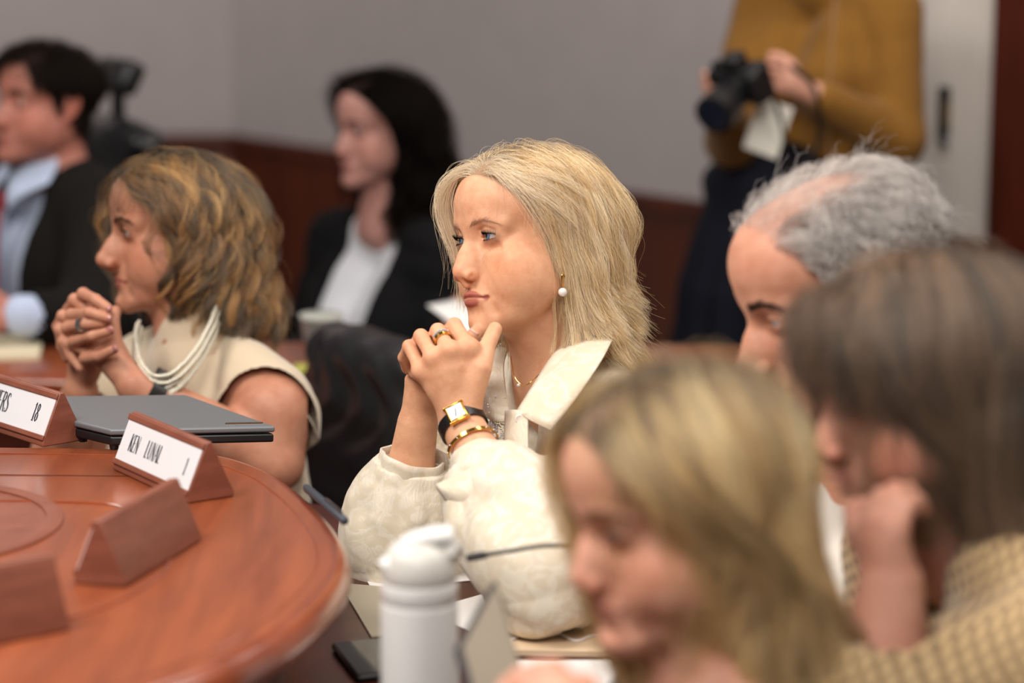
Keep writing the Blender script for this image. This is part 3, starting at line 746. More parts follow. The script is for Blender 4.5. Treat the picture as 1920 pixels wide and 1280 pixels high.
def name_plate(loc, yaw, label, text=(), L=.24, w=.075, h=.080):
    """triangular wooden prism; its long side runs along local x, the lettered face looks to local -y"""
    e = empty('name_plate', (loc[0], loc[1], .9045)); e.rotation_euler = (0, 0, yaw); tag(e, label, 'name plate', 'triangular wooden name plates on the table')
    bm = bmesh.new(); vs = []
    for x in (-L / 2, L / 2): vs.append([bm.verts.new((x, y, z)) for y, z in ((-w / 2, 0), (w / 2, 0), (w / 2, .006), (.003, h), (-.003, h), (-w / 2, .006))])
    for i in range(6): bm.faces.new((vs[0][i], vs[0][(i + 1) % 6], vs[1][(i + 1) % 6], vs[1][i]))
    bm.faces.new(vs[0][::-1]); bm.faces.new(vs[1])
    bm_obj('wooden_block', bm, M_PLATE, e, bevel=.0015)
    n = nrm(V(0, -(h - .006), (w / 2 - .003))); up = nrm(V(0, w / 2 - .003, h - .006)); base = V(0, -w / 2, .006)
    fl = np.linalg.norm([w / 2 - .003, h - .006])
    def Mx(x, v, o=.0012): return V(x, 0, 0) + base + up * v + n * o
    if text is not None:
        bm = bmesh.new()
        q = [Mx(-L / 2 + .002, fl * .13, .0), Mx(L / 2 - .002, fl * .13, .0), Mx(L / 2 - .002, fl * .86, .0), Mx(-L / 2 + .002, fl * .86, .0)]
        f = bm.faces.new([bm.verts.new(a) for a in q]); r = bmesh.ops.extrude_face_region(bm, geom=[f])
        for v in [g for g in r['geom'] if isinstance(g, bmesh.types.BMVert)]: v.co += Vector(n * .001)
        ins = bm_obj('paper_insert', bm, M_INSERT, e, sm=False)
        for s_, lo2, hi2 in ((0, .03, .13), (1, .86, .97)):
            bm = bmesh.new(); c = Mx(0, fl * (lo2 + hi2) / 2, .0012); R_ = np.stack([V(1, 0, 0), up, n], 1); add_box(bm, c, (L, fl * (hi2 - lo2), .0035), R_); bm_obj('rail', bm, M_PLATE, e, bevel=.001)
        for x0, s_, hh in text:
            bm = bmesh.new(); x = x0
            for ch in s_:
                if ch == ' ': x += hh * .35
                else: x += glyph(bm, ch, x, hh, lambda a, b_: Mx(a, b_ + fl * .34, .0016))
            bm_obj('lettering', bm, M_INK, ins, sm=False)
    return e
def plate_from(p0, u, L, w, h, **k):
    """p0 = near base corner of the lettered face (right end seen from the front), u = direction from its left to right end"""
    u = nrm(V(u[0], u[1], 0)); n = V(-u[1], u[0], 0)      # n points to the back of the plate
    c = V(p0[0], p0[1], 0) - u * L / 2 + n * w / 2; return name_plate(c, math.atan2(u[1], u[0]), L=L, w=w, h=h, **k)
plate_from((-.562, 2.824), (.66, -.75), .203, .058, .063, label='mahogany name plate reading MERS 18 beside the closed laptop', text=[(-.034, 'MERS', .0245), (.062, '18', .0225)])
plate_from((-.354, 2.554), (.557, -.83), .190, .058, .065, label='mahogany name plate with blurred name, white face tilted, in front of the laptop', text=[(-.070, 'KEN', .020), (-.028, 'LUNAL', .020), (.070, '1', .019)])
def plate_back(a, u, L, w, h, label):
    """a = near corner of the plain face's base, u = direction away along it; the lettered face looks the other way"""
    u = nrm(V(u[0], u[1], 0)); n = V(-u[1], u[0], 0); c = V(a[0], a[1], 0) + u * L / 2 + n * w / 2
    return name_plate(c, math.atan2(u[1], u[0]) + PI, label=label, text=(), L=L, w=w, h=h)
plate_back((-.370, 2.231), (.284, .959), .180, .054, .064, 'mahogany name plate turned away, its plain brown back and triangular end in view')
plate_back((-.551, 1.976), (.70, .55), .194, .056, .066, 'mahogany name plate cut by the left frame edge, nearest of the row')
# ---------------------------------------------------------------- laptop
lc = empty('laptop', (-.405, 2.835, .9045)); tag(lc, 'closed black laptop lying on the table edge before the seated woman in beige', 'laptop')
def lap(z0, z1, q, m, name, par, ins=0):
    bm = bmesh.new(); c = V(*np.mean(q, 0)); f = bm.faces.new([bm.verts.new((*(V(*a) + (c - V(*a)) * ins), z0)) for a in q]); r = bmesh.ops.extrude_face_region(bm, geom=[f])
    for v in [g for g in r['geom'] if isinstance(g, bmesh.types.BMVert)]: v.co.z = z1
    return keep_world(bm_obj(name, bm, m, bevel=.0025, seg=3), par)
M_LAP = mat('laptop_grey', lin((112, 115, 119)), .45, .2)
qL = [(-.652, 3.545), (-.585, 3.452), (-.335, 3.462), (-.46, 3.725), (-.655, 3.715)]
qL = [(-.528, 2.852), (-.478, 2.806), (-.283, 2.824), (-.415, 3.01), (-.583, 3.00)]
lap(.9105, .9215, qL, M_BLACK, 'base', lc, .01); lap(.9228, .9305, qL, M_LAP, 'lid', lc)
for q in (qL[0], qL[1], qL[4]): 
    bm = bmesh.new(); c = V(*np.mean(qL, 0)); p = V(*q) + (c - V(*q)) * .12; add_lathe(bm, [(.005, 0), (.006, .0070)], 12, (p[0], p[1], .9042)); keep_world(bm_obj('rubber_foot', bm, M_BLACK), lc)
bm = bmesh.new(); add_box(bm, (-.322, 2.8385, .9307), (.045, .011, .0005), rotz(.09)); keep_world(bm_obj('sticker', bm, M_SILV), lc)
# pen by the table edge
pe = empty('pen', (-.20, 2.57, .909)); tag(pe, 'slim black and grey pen at the far rim of the rounded table end', 'pen')
a_, b_ = PZ(572, 912, .9105), PZ(648, 978, .9090); d_ = b_ - a_
bm = bmesh.new(); add_tube(bm, [a_, a_ + d_ * .05, a_ + d_ * .97, b_], [.003, .0048, .0048, .003], 14); keep_world(bm_obj('barrel', bm, mat('pen_grey', lin((60, 66, 74)), .35)), pe)
bm = bmesh.new(); add_tube(bm, [a_ + d_ * .52 + V(0, 0, .006), a_ + d_ * .60 + V(0, 0, .007), a_ + d_ * .9 + V(0, 0, .0065)], .0016, 8); keep_world(bm_obj('clip', bm, M_CHROME), pe)
# ---------------------------------------------------------------- paper and things on the desks
def sheet(name, quad, z, m, label, cat, group=None, th=.0012, lift=0):
    bm = bmesh.new(); f = bm.faces.new([bm.verts.new((x, y, z)) for x, y in quad]); r = bmesh.ops.extrude_face_region(bm, geom=[f])
    for v in [g for g in r['geom'] if isinstance(g, bmesh.types.BMVert)]: v.co.z += th
    return tag(bm_obj(name, bm, m, sm=False), label, cat, group)
sheet('paper_sheet', [(-.192, 2.87), (-.165, 2.745), (-.03, 2.79), (-.06, 2.91)], .7505, M_PAPER, 'white sheet under the cream sleeve, left of the bottle', 'paper')
sheet('paper_sheet', [(-.10, 2.66), (-.03, 2.56), (.05, 2.62), (.0, 2.76)], .7505, M_PAPER, 'white sheet between the bottle and the tablet', 'paper')
sheet('folder', [(-.03, 2.50), (.14, 2.49), (.15, 2.78), (-.015, 2.77)], .7505, M_MANILA, 'manila folder under the resting elbow, lower of the two', 'folder', th=.006)
sheet('folder', [(-.022, 2.585), (.15, 2.575), (.155, 2.75), (-.005, 2.75)], .7572, M_MANILA, 'manila folder directly beneath the cream sleeve, upper of the two', 'folder', th=.009)
sheet('notepad', [(-.04, 2.32), (.13, 2.32), (.14, 2.47), (-.035, 2.47)], .7505, M_PAPER, 'white paper pad in front of the manila folders', 'notepad', th=.004)
lp = spline([(-.0, 2.535, 0), (.02, 2.56, 0), (.05, 2.555, 0), (.07, 2.53, 0), (.09, 2.55, 0), (.13, 2.55, 0)], 30)
bm = bmesh.new(); add_tube(bm, [(a[0], a[1] - .005, .7582) for a in lp], .0016, 8); tag(bm_obj('cable', bm, M_PAPER), 'thin white cable looped on the manila folder', 'cable')
sheet('folder', [(-.205, 2.77), (-.155, 2.56), (-.10, 2.58), (-.14, 2.75)], .7505, mat('grey_card', lin((170, 160, 140)), .7), 'grey-beige card lying between the table end and the bottle', 'folder', th=.002)
ph = empty('phone', (-.150, 2.47, .7512)); tag(ph, 'black phone lying beside the white bottle at the desk edge', 'phone')
bm = bmesh.new(); add_box(bm, (-.150, 2.47, .7548), (.060, .12, .008), rotz(.3)); keep_world(bm_obj('case', bm, M_BLACK, bevel=.003), ph)
bm = bmesh.new(); add_box(bm, (-.150, 2.47, .7591), (.055, .113, .0006), rotz(.3)); keep_world(bm_obj('screen', bm, mat('phone_glass', lin((14, 16, 20)), .08)), ph)
cf = sheet('document_pad', [(-1.3, 4.10), (-.83, 4.17), (-.86, 4.36), (-1.3, 4.40)], .7505, M_CREAMP, 'cream pad of paper on the rear desk by the man in the red tie', 'notepad', th=.008)
sheet('paper_sheet', [(-.30, 4.06), (-.12, 4.06), (-.10, 4.28), (-.29, 4.28)], .7505, M_PAPER, 'white sheet on the rear desk before the dark-haired woman', 'paper', th=.004)
sheet('sticky_note', [(-.375, 4.03), (-.30, 4.03), (-.30, 4.10), (-.375, 4.10)], .7505, mat('yellow_note', lin((178, 176, 84)), .7), 'yellow-green note pad on the rear desk by the clear cup', 'notepad', th=.006)
# clear cup
M_CLEAR = mat('clear_plastic', (.9, .93, .93, 1), .08); M_CLEAR.node_tree.nodes['Principled BSDF'].inputs['Transmission Weight'].default_value = .85; M_CLEAR.node_tree.nodes['Principled BSDF'].inputs['IOR'].default_value = 1.2
cp = empty('clear_cup', (-.335, 4.18, .7505)); tag(cp, 'clear plastic cup with rolled rim on the rear desk', 'cup')
bm = bmesh.new(); prof = [(.026, 0), (.027, .002), (.036, .072), (.0378, .074), (.0378, .077), (.0355, .077), (.0345, .072), (.0255, .004), (.001, .004)]
add_lathe(bm, prof, 40, (-.335, 4.18, .7505)); keep_world(bm_obj('cup_wall', bm, M_CLEAR), cp)
bm = bmesh.new(); add_lathe(bm, [(.0362, .072), (.0385, .073), (.0392, .076), (.0385, .079), (.0362, .080)], 40, (-.335, 4.18, .7505)); keep_world(bm_obj('rim', bm, mat('rim_plastic', lin((190, 194, 186)), .15)), cp)
# held sheet
hs = bmesh.new(); g = patch([[P(800, 572, 4.25), P(850, 562, 4.28), P(905, 550, 4.3)], [P(838, 600, 4.2), P(880, 596, 4.2), P(930, 590, 4.22)], [P(880, 632, 4.15), P(920, 630, 4.15), P(960, 628, 4.15)]], 8, 8); add_sheet(hs, g, .0006)
tag(bm_obj('paper_sheet', hs, M_PAPER, sm='all'), 'white sheet raised above the rear desk behind the clasped hands', 'paper')
# ---------------------------------------------------------------- bottle
M_BOT = mat('bottle_white', lin((226, 226, 224)), .42, Coat_Weight=.15); M_LID = mat('bottle_lid', lin((206, 204, 198)), .45)
bc = P(786, 1130, 2.2); bx, by = bc[0], bc[1]; bt = empty('water_bottle', (bx, by, .7502)); tag(bt, 'white insulated water bottle with a flip-up spout lid', 'bottle')
bm = bmesh.new(); add_lathe(bm, [(.030, 0), (.0345, .003), (.0355, .010), (.0355, .172), (.0350, .176), (.0346, .1765)], 64, (bx, by, .7502)); keep_world(bm_obj('bottle_body', bm, M_BOT), bt)
bm = bmesh.new(); add_lathe(bm, [(.0342, .1766), (.0352, .178), (.0352, .1935), (.0345, .195)], 64, (bx, by, .7502)); cl_ = keep_world(bm_obj('collar', bm, M_BOT), bt)
bm = bmesh.new(); add_lathe(bm, [(.0335, .195), (.0345, .197), (.0345, .206), (.0320, .217), (.026, .2265), (.014, .2310), (.002, .2315)], 64, (bx, by, .7502)); lid_ = keep_world(bm_obj('lid', bm, M_LID), bt)
bm = bmesh.new(); z_ = .7502
sp2 = spline([(bx - .022, by, z_ + .2225), (bx - .006, by, z_ + .2305), (bx + .014, by, z_ + .2355), (bx + .031, by, z_ + .2365)], 12)
add_tube(bm, sp2, list(np.interp(np.linspace(0, 1, 12), [0, .3, .8, 1], [.004, .0085, .0095, .0085])), 20, True, 1.5, side=(0, 0, 1)); keep_world(bm_obj('spout', bm, M_BOT), bt)
bm = bmesh.new(); add_tube(bm, [(bx - .024, by - .010, z_ + .212), (bx - .031, by - .013, z_ + .207)], [.0105, .0095], 24); keep_world(bm_obj('button', bm, M_BOT), bt)
bm = bmesh.new(); add_tube(bm, [(bx + .029, by - .013, z_ + .2265), (bx + .033, by, z_ + .222), (bx + .029, by + .013, z_ + .2265)], [.006, .008, .006], 14); keep_world(bm_obj('hinge', bm, M_LID), bt)
# ---------------------------------------------------------------- microphone, tablet
mi = empty('microphone', P(1190, 1330, 2.36)); mi.location.z = .7502; tag(mi, 'thin black gooseneck microphone reaching towards the white bottle', 'microphone')
ml = mi.location.copy(); cur = [V(*ml) + V(0, 0, .012), V(*ml) + V(.0, 0, .09), P(1170, 1050, 2.37), P(1050, 1023, 2.38), P(960, 1032, 2.39), P(905, 1041, 2.40)]
bm = bmesh.new(); add_tube(bm, spline(cur, 50), .0022, 10); keep_world(bm_obj('gooseneck', bm, M_BLACK), mi)
bm = bmesh.new(); add_tube(bm, [P(915, 1040, 2.398), P(905, 1041, 2.40), P(880, 1045, 2.402), P(874, 1046, 2.402)], [.0025, .0040, .0040, .003], 16); keep_world(bm_obj('capsule', bm, M_BLACK), mi)
bm = bmesh.new(); add_lathe(bm, [(.045, 0), (.046, .006), (.036, .014), (.008, .016), (.006, .02)], 40, tuple(ml)); keep_world(bm_obj('base', bm, M_BLACK), mi)
tb = empty('tablet', (-.03, 2.14, .7502)); tag(tb, 'black-rimmed tablet, grey reflection painted on its screen, propped up behind the bottle', 'tablet')
tq = [P(918, 1096, 2.12), P(850, 1218, 2.02), P(905, 1420, 1.96), P(975, 1290, 2.06)]
uu = tq[1] - tq[0]; vv = tq[3] - tq[0]; nn_ = nrm(np.cross(uu, vv))
def tabq(ins, o, th, m, name, bv=.001):
    c = sum(tq) / 4; bm = bmesh.new(); q = [a + (c - a) * ins + nn_ * o for a in tq]; f = bm.faces.new([bm.verts.new(a) for a in q]); r = bmesh.ops.extrude_face_region(bm, geom=[f])
    for v in [g for g in r['geom'] if isinstance(g, bmesh.types.BMVert)]: v.co += Vector(nn_ * th)
    return keep_world(bm_obj(name, bm, m, bevel=bv), tb)
tabq(0, 0, .008, mat('tablet_case', lin((52, 50, 54)), .5), 'case'); tabq(.08, -.0006 if nn_[1] > 0 else .0081, .0005, mat('screen_reflection', lin((168, 158, 142)), .35), 'screen', 0)  # screen's grey is a reflection painted into its base colour
# ---------------------------------------------------------------- chairs
def chair(loc, yaw, label, m=None, bh=.36, bw=.25, z_top=.87, head_rest=False, group='black office chairs'):
    """faces local -y"""
    e = empty('office_chair', (loc[0], loc[1], 0)); e.rotation_euler = (0, 0, yaw); tag(e, label, 'chair', group)
    Fc = Field(); fr = Frame(Fc)
    for i in range(6):
        z = z_top - .045 - (bh - .06) * i / 5; w_ = bw - .05 - .012 * (i in (0, 5)); fr.cone((-w_, .25 + (z - .5) * .14, z), (w_, .25 + (z - .5) * .14, z), .046, .046, .045)
        fr.cone((-w_ * .5, .235 + (z - .5) * .14, z), (w_ * .5, .235 + (z - .5) * .14, z), .046, .046, .045)
    rs = np.random.RandomState(3); fr.F.add(lambda Q: .0035 * np.sin(Q[:, 0] * 60 + 4 * np.sin(Q[:, 2] * 30)) * np.exp(-((Q[:, 2] - z_top + .08) / .07) ** 2), (0, .27, z_top - .06), .3, 0, 'd')
    v, q = surface(Fc, (-bw - .05, .1, z_top - bh * 1.3), (bw + .05, .45, z_top + .08), .007); raw_mesh('backrest', v, q, m or M_LEATH, e)
    Fc = Field(); fr = Frame(Fc); fr.ell((0, 0, .46), (.25, .25, .05), .02); v, q = surface(Fc, (-.3, -.3, .38), (.3, .3, .54), .009); raw_mesh('seat', v, q, m or M_LEATH, e)
    bm = bmesh.new(); add_tube(bm, [(0, .2, .44), (0, .30, .45), (0, .32, .55), (0, .32, z_top - .15)], .018, 10); bm_obj('back_support', bm, M_BLACK, e)
    for s in (-1, 1):
        bm = bmesh.new(); add_tube(bm, spline([(s * .24, .1, .45), (s * .30, .1, .5), (s * .30, .05, .63), (s * .29, -.05, .66), (s * .29, -.16, .66)], 20), .017, 10); bm_obj('armrest', bm, M_BLACK, e)
    bm = bmesh.new(); add_lathe(bm, [(.03, .08), (.03, .2), (.022, .21), (.022, .42)], 20); bm_obj('column', bm, M_CHROME, e)
    for k in range(5):
        a = k * 2 * PI / 5; bm = bmesh.new(); add_tube(bm, [(.02 * math.cos(a), .02 * math.sin(a), .11), (.30 * math.cos(a), .30 * math.sin(a), .075)], [.025, .015], 10); lg = bm_obj('leg', bm, M_BLACK, e)
        bm = bmesh.new(); add_tube(bm, [(.30 * math.cos(a) - .012 * math.sin(a), .30 * math.sin(a) + .012 * math.cos(a), .03), (.30 * math.cos(a) + .012 * math.sin(a), .30 * math.sin(a) - .012 * math.cos(a), .03)], .03, 16); bm_obj('caster', bm, M_BLACK, lg)
    if head_rest:
        bm = bmesh.new(); add_box(bm, (0, .335, z_top + .095), (.17, .05, .075), rotx(-.5)); bm_obj('headrest', bm, M_BLACK, e, bevel=.015)
        bm = bmesh.new(); add_tube(bm, [(0, .33, z_top - .1), (0, .335, z_top + .095)], .03, 10, True, .4, side=(1, 0, 0)); bm_obj('headrest_stem', bm, M_BLACK, e)
    return e
# ---------------------------------------------------------------- people
for k in ((96, 116, 138), (66, 52, 42)): M_EYE[k] = iris_mat('iris_%d' % k[0], k)
M_SKIN = skin_mat('skin'); M_HAIR = hair_mat('hair_strands'); M_HAIRB = hair_mat('hair_dark', .35, .15, .05, .05)
M_NAILP = mat('nail_rose', lin((170, 110, 104)), .12); M_NAIL = mat('nail_natural', lin((226, 176, 156)), .25)
M_PEARL = mat('pearl', lin((232, 226, 220)), .18, Coat_Weight=.6)
def folds(A, sc, seed, st=(1, 1, 1), R=None, sharp=1.0):
    rs = np.random.RandomState(seed); ks = rs.normal(size=(5, 3)) * sc * np.array(st); ph = rs.rand(5) * 6.28; k2 = rs.normal(size=(3, 3)) * sc * .45
    def fn(Q):
        q = Q if R is None else Q @ R
        w = np.stack([np.sin(q @ k2[i] + i) for i in range(3)], 1) * 1.2
        s = np.zeros(len(Q))
        for i in range(5): s += (1 - 2 * np.abs(np.sin(.5 * (q @ ks[i] + ph[i] + w[:, i % 3]))) ** sharp) / (1 + .4 * i)
        return A * s / 2
    return fn
def torso(T, g=0.0, fem=1, k=.05, depth=1.0, sh=.16, low=True):
    """T: frame at the base of the neck; x left, y back, z up; g = ease of the cloth over the body"""
    for s in (-1, 1):
        T.chain([V(s * .02, .01, -.02), V(s * .09, .015, -.035), V(s * sh, .01, -.062)], [.042 + g, .045 + g, .048 + g], k)
        T.ell(V(s * .075, -.01, -.19), (.082 + g, .098 * depth + g, .125 + g), k)
        if fem: T.ell(V(s * .070, -.082, -.215), (.060 + g, .058 + g, .062 + g), .04)
        T.ell(V(s * .060, .0, -.36), (.085 + g, .092 * depth + g, .12 + g), k)
        T.ell(V(s * .075, .005, -.50), (.105 + g, .115 * depth + g, .11 + g), k)
def cloth_obj(name, F, lo, hi, h, m, person):
    v, q = surface(F, lo, hi, h); return raw_mesh(name, v, q, m, person)
def bbox(pts, pad): p = np.array(pts); return p.min(0) - pad, p.max(0) + pad
def ring_band(name, c, ax, r, w, th, m, person, ref=None, flat=1.0, a0=0, a1=360, n=64):
    ax = nrm(ax); ref = V(0, 0, 1) if ref is None else np.asarray(ref, float); u = nrm(ref - ax * (ref @ ax)); v = np.cross(ax, u)
    G = []
    for t in np.radians(np.linspace(a0, a1, n)):
        p = c + (u * math.cos(t) + v * math.sin(t) * flat) * r; G.append([p + ax * w * s for s in (-.5, -.25, 0, .25, .5)])
    bm = bmesh.new(); add_sheet(bm, G, th); bmesh.ops.remove_doubles(bm, verts=bm.verts, dist=1e-5); return bm_obj(name, bm, m, person)
def seated_legs(person, T, m, reach=.42):
    """hips, thighs and shins under the table, in cloth"""
    F = Field(); fr = Frame(F, rotz(T.yaw), T.t, 1.0); zt = T.t[2]
    hz = -zt + .53
    for s in (-1, 1):
        fr.chain([V(s * .08, -.02, hz), V(s * .12, -reach, hz + .01), V(s * .12, -reach - .04, -zt + .12)], [.105, .075, .05], .03)
        fr.chain([V(s * .12, -reach + .0, -zt + .05), V(s * .13, -reach - .17, -zt + .035)], [.045, .033], .02)
    c = fr.w(V(0, -.22, -zt + .3)); v, q = surface(F, c - V(.5, .5, .34), c + V(.5, .5, .36), .010); return raw_mesh('trousers', v, q, m, person)
def tframe(F, t, yaw, pitch=0, roll=0, sc=1.0):
    T = Frame(F, rotz(math.radians(yaw)) @ rotx(math.radians(pitch)) @ roty(math.radians(roll)), t, sc); T.yaw = math.radians(yaw); return T
def retag(o, label, group=None): tag(o, label, 'person', group); o['kind'] = 'thing'; return o

# ================================================= woman in the cream blouse
if True:
    F = Field(); fw = Frame(F)
    H = eye_at(F, 912, 443, 2.82, -(90 - 32), -3, -12, .965)
    hp = dict(chin=-.006, age=.8, makeup=1, roots=(150, 120, 90), lipcol=(168, 84, 80), eye_open=.72, lip=.8, hairline=-.004)
    head(H, hp)
    NB = P(1058, 715, 2.93); neck(F, H, NB, .047, .054)
    T = tframe(F, NB, -(90 - 22), 8); torso(T, 0, sh=.15)
    shL = T.w(V(.155, .01, -.07)); shR = T.w(V(-.155, .01, -.07))
    elL = P(1012, 1085, 2.64); wrL = P(862, 786, 2.775); elR = P(742, 1050, 2.93); wrR = P(783, 795, 2.88)
    for sh_, el_, wr_ in ((shL, elL, wrL), (shR, elR, wrR)):
        fw.chain([sh_, el_], [.045, .037], .02)
        fw.chain([el_, el_ + (wr_ - el_) * .3, el_ + (wr_ - el_) * .82, wr_], [.036, .038, .0265, .0245], .012)
    # near hand
    mL = [P(879, 652, 2.765), P(843, 657, 2.757), P(813, 671, 2.762), P(790, 695, 2.772)]
    pL = [P(852, 610, 2.790), P(821, 620, 2.785), P(789, 630, 2.785), P(767, 649, 2.790)]
    dL_ = [P(838, 622, 2.818), P(806, 640, 2.814), P(776, 650, 2.813), P(757, 670, 2.812)]
    tL = [P(846, 645, 2.830), P(812, 664, 2.828), P(782, 674, 2.828), P(762, 690, 2.826)]
    thL = [P(882, 752, 2.770), P(904, 690, 2.762), P(914, 648, 2.778), P(928, 617, 2.792)]
    hand(F, wrL, mL, pL, dL_, tL, thL, (.0092, .0090, .0086, .0078), pr=.0128)
    Fr_ = Frame(F)
    for a in mL: Fr_.ell(a + nrm(CAM - a) * .0030, (.0085, .0085, .0085), .012)
    # far hand
    mR = [P(835, 650, 2.845), P(815, 668, 2.855), P(793, 690, 2.860), P(775, 716, 2.862)]
    pR = [P(802, 640, 2.848), P(782, 658, 2.848), P(766, 688, 2.848), P(772, 712, 2.872)]
    dR = [P(815, 655, 2.825), P(795, 672, 2.825), P(778, 698, 2.825), P(786, 716, 2.862)]
    tR = [P(838, 668, 2.815), P(818, 688, 2.815), P(795, 712, 2.812), P(800, 726, 2.852)]
    thR = [P(812, 745, 2.868), P(848, 692, 2.855), P(876, 652, 2.838), P(889, 627, 2.828)]
    hand(F, wrR, mR, pR, dR, tR, thR, (.0092, .0090, .0086, .0082), pr=.0128)
    lo, hi = bbox([H.w(V(0, 0, .16)), H.w(V(0, .12, 0)), H.w(V(0, -.13, 0)), elL, elR, wrR, T.w(V(.22, 0, 0)), T.w(V(-.22, 0, 0)), T.w(V(0, .0, -.42))], .03)
    lo[2] = max(lo[2], .757); lo[0] -= .01
    def skinfn(v):
        c = skin_color(H, v, hp, (226, 172, 136)); base = np.array(lin((226, 172, 136))[:3])
        for a in mL + pL + dL_ + pR + tR + tL:
            m = .45 * np.exp(-(np.linalg.norm(v - a, axis=1) / .013) ** 2)[:, None]; c = c * (1 - m) + c * np.array([1.0, .78, .74]) * m
        ch = T.w(V(0, -.09, -.07)); m = .5 * np.exp(-(np.linalg.norm(v - ch, axis=1) / .06) ** 2)[:, None]; c = c * (1 - m) + c * np.array([1.0, .80, .76]) * m
        return c
    v, q = surface(F, lo, hi, .00155)
    hero = raw_mesh('person', v, q, M_SKIN, None, skinfn(v))
    retag(hero, 'woman with chin-length blonde hair and cream blouse, chin on clasped ringed hands')
    eyes(H, hero, (-.05, .10), (96, 116, 138)); brow(H, hero, M_HAIR, (168, 132, 106), surf=F, n=64, w=.6, dz=-.002); lashes(H, hero, M_HAIRB, op=.72, n=80, ln=.0072, r=.00014)
    for i, (tp, pp_) in enumerate(((thL[3], thL[2]), (thR[3], thR[2]))):
        d = nrm(tp - pp_); u = nrm(V(-.2, -1, .25)); nail(hero, tp - d * .001 + u * .0078, d, u, M_NAIL, .0058, .006)
    # hair
    def h_len(R0, rs):
        f = -R0[:, 1]; z = R0[:, 2]; return (.150 + .60 * np.maximum(z - .0, 0) + (.30 * np.maximum(f, 0)) * (R0[:, 0] > .0) - .05 * (R0[:, 0] < 0) * sstep(.02, .06, f)) * (1 + .06 * rs.normal(size=len(R0)))
    def h_comb(R0, d):
        f = -R0[:, 1]; near = sstep(-.01, .02, R0[:, 0] - .012)
        d[:, 1] += (.75 * near + .35 * (1 - near)) * sstep(.0, .07, f); d[:, 2] += .25 * near * sstep(.0, .07, f); return d
    def h_style(cur, t, R0):
        f = -R0[:, 1]; o = np.zeros_like(cur); near = sstep(-.01, .02, R0[:, 0] - .012); fr = sstep(.01, .06, f); cr = wob(R0, 77, 55)[:, :1]
        o[:, 1] += (.30 * near * sstep(.12, .3, t) * sstep(.98, .8, t) * (.35 + fr)).ravel()
        o[:, 1] += -.06 * (1 - near) * fr * float(sstep(.5, .1, t)); o[:, 0] += -.02 * (1 - near) * fr * float(sstep(.4, .1, t))
        if t > .62:
            out = cur - V(0, .02, 0); out[:, 2] = 0; out /= np.linalg.norm(out, axis=1, keepdims=True) + 1e-9
            bk = sstep(.0, .05, cur[:, 1])[:, None]
            o += sstep(-.02, -.075, cur[:, 2])[:, None] * (out * (.10 + .80 * bk) + V(0, 0, .22) * bk + V(0, -.22, 0) * (1 - bk) + cr * .30) * .80 * (t - .62) / .38
        return o
    def h_lay(R0):
        f = -R0[:, 1]; far = sstep(.0, -.03, R0[:, 0]); return 1 + (.5 - .5 * far) * sstep(.03, .08, f) * sstep(.03, .06, R0[:, 2]) + 1.25 * sstep(.02, -.05, f) * sstep(.10, .05, R0[:, 2])
    def h_col(R0, pts, c):
        w = (sstep(.045, .085, -R0[:, 1]) * .8)[:, None, None] * np.linspace(1, .35, c.shape[1])[None, :, None]
        return c * (1 - w) + np.array(lin((242, 232, 214))[:3]) * w
    hh = dict(n=34000, k=20, roots=1, hairline=-.004, length=h_len, thick=.017, layer=h_lay, part=.012, comb_x=1, comb_back=.05, comb=h_comb, grav=.30, style=h_style, colfn=h_col,
              cols=[(244, 218, 170), (222, 186, 128), (253, 240, 212), (156, 118, 76)], w=[4, 2.6, 3.4, 1.4], rootcol=(128, 98, 66), rootlen=.16, rootm=lambda R0: sstep(.08, .04, -R0[:, 1]),
              rad=.00012, clumps=1000, lift=.42, frizz=.0014, fly=.03, clvar=.028, combvar=.22, clump=.6, release=.6, stick=.45)
    make_hair(H, hero, hh, M_HAIR, seed=7)
    # blouse
    Fb = Field(); fb = Frame(Fb); Tb = tframe(Fb, NB, -(90 - 22), 8); torso(Tb, .012, sh=.155)
    aL = nrm(wrL - elL); aR = nrm(wrR - elR)
    cL = wrL - aL * .080; cR = wrR - aR * .052
    fb.chain([shL, shL + (elL - shL) * .5, elL + aL * .02], [.062, .072, .062], .04)
    fb.chain([elL, elL + aL * .05, elL + (cL - elL) * .62, cL - aL * .012, cL], [.054, .061, .054, .041, .0385], .03)
    fb.chain([shR, shR + (elR - shR) * .5, elR + aR * .02], [.060, .066, .058], .04)
    fb.chain([elR, elR + aR * .05, elR + (cR - elR) * .62, cR - aR * .014, cR], [.048, .054, .049, .039, .0375], .03)
    ce = (NB + elL + elR) / 3
    rs = np.random.RandomState(12)
    for e_, c_, a_, nr in ((elL, cL, aL, 13), (elR, cR, aR, 11)):      # gathers fanning out of the cuffs
        u = nrm(np.cross(a_, V(0, 0, 1))); w_ = np.cross(a_, u); Ln = np.linalg.norm(c_ - e_)
        for i in range(nr):
            t0_ = 6.28 * i / nr + rs.rand() * .3; tw = rs.normal() * .5; pts_ = []
            for q_, rr_ in ((0, .0385), (.22, .043), (.5, .056), (.8, .060)):
                t_ = t0_ + tw * q_ * 1.6; pts_.append(c_ - a_ * Ln * q_ * (.8 + .2 * rs.rand()) + (u * math.cos(t_) + w_ * math.sin(t_)) * rr_ * (1.0 if e_ is elL else .90))
            fb.chain(pts_, [.004, .0085, .0095, .003], .010)
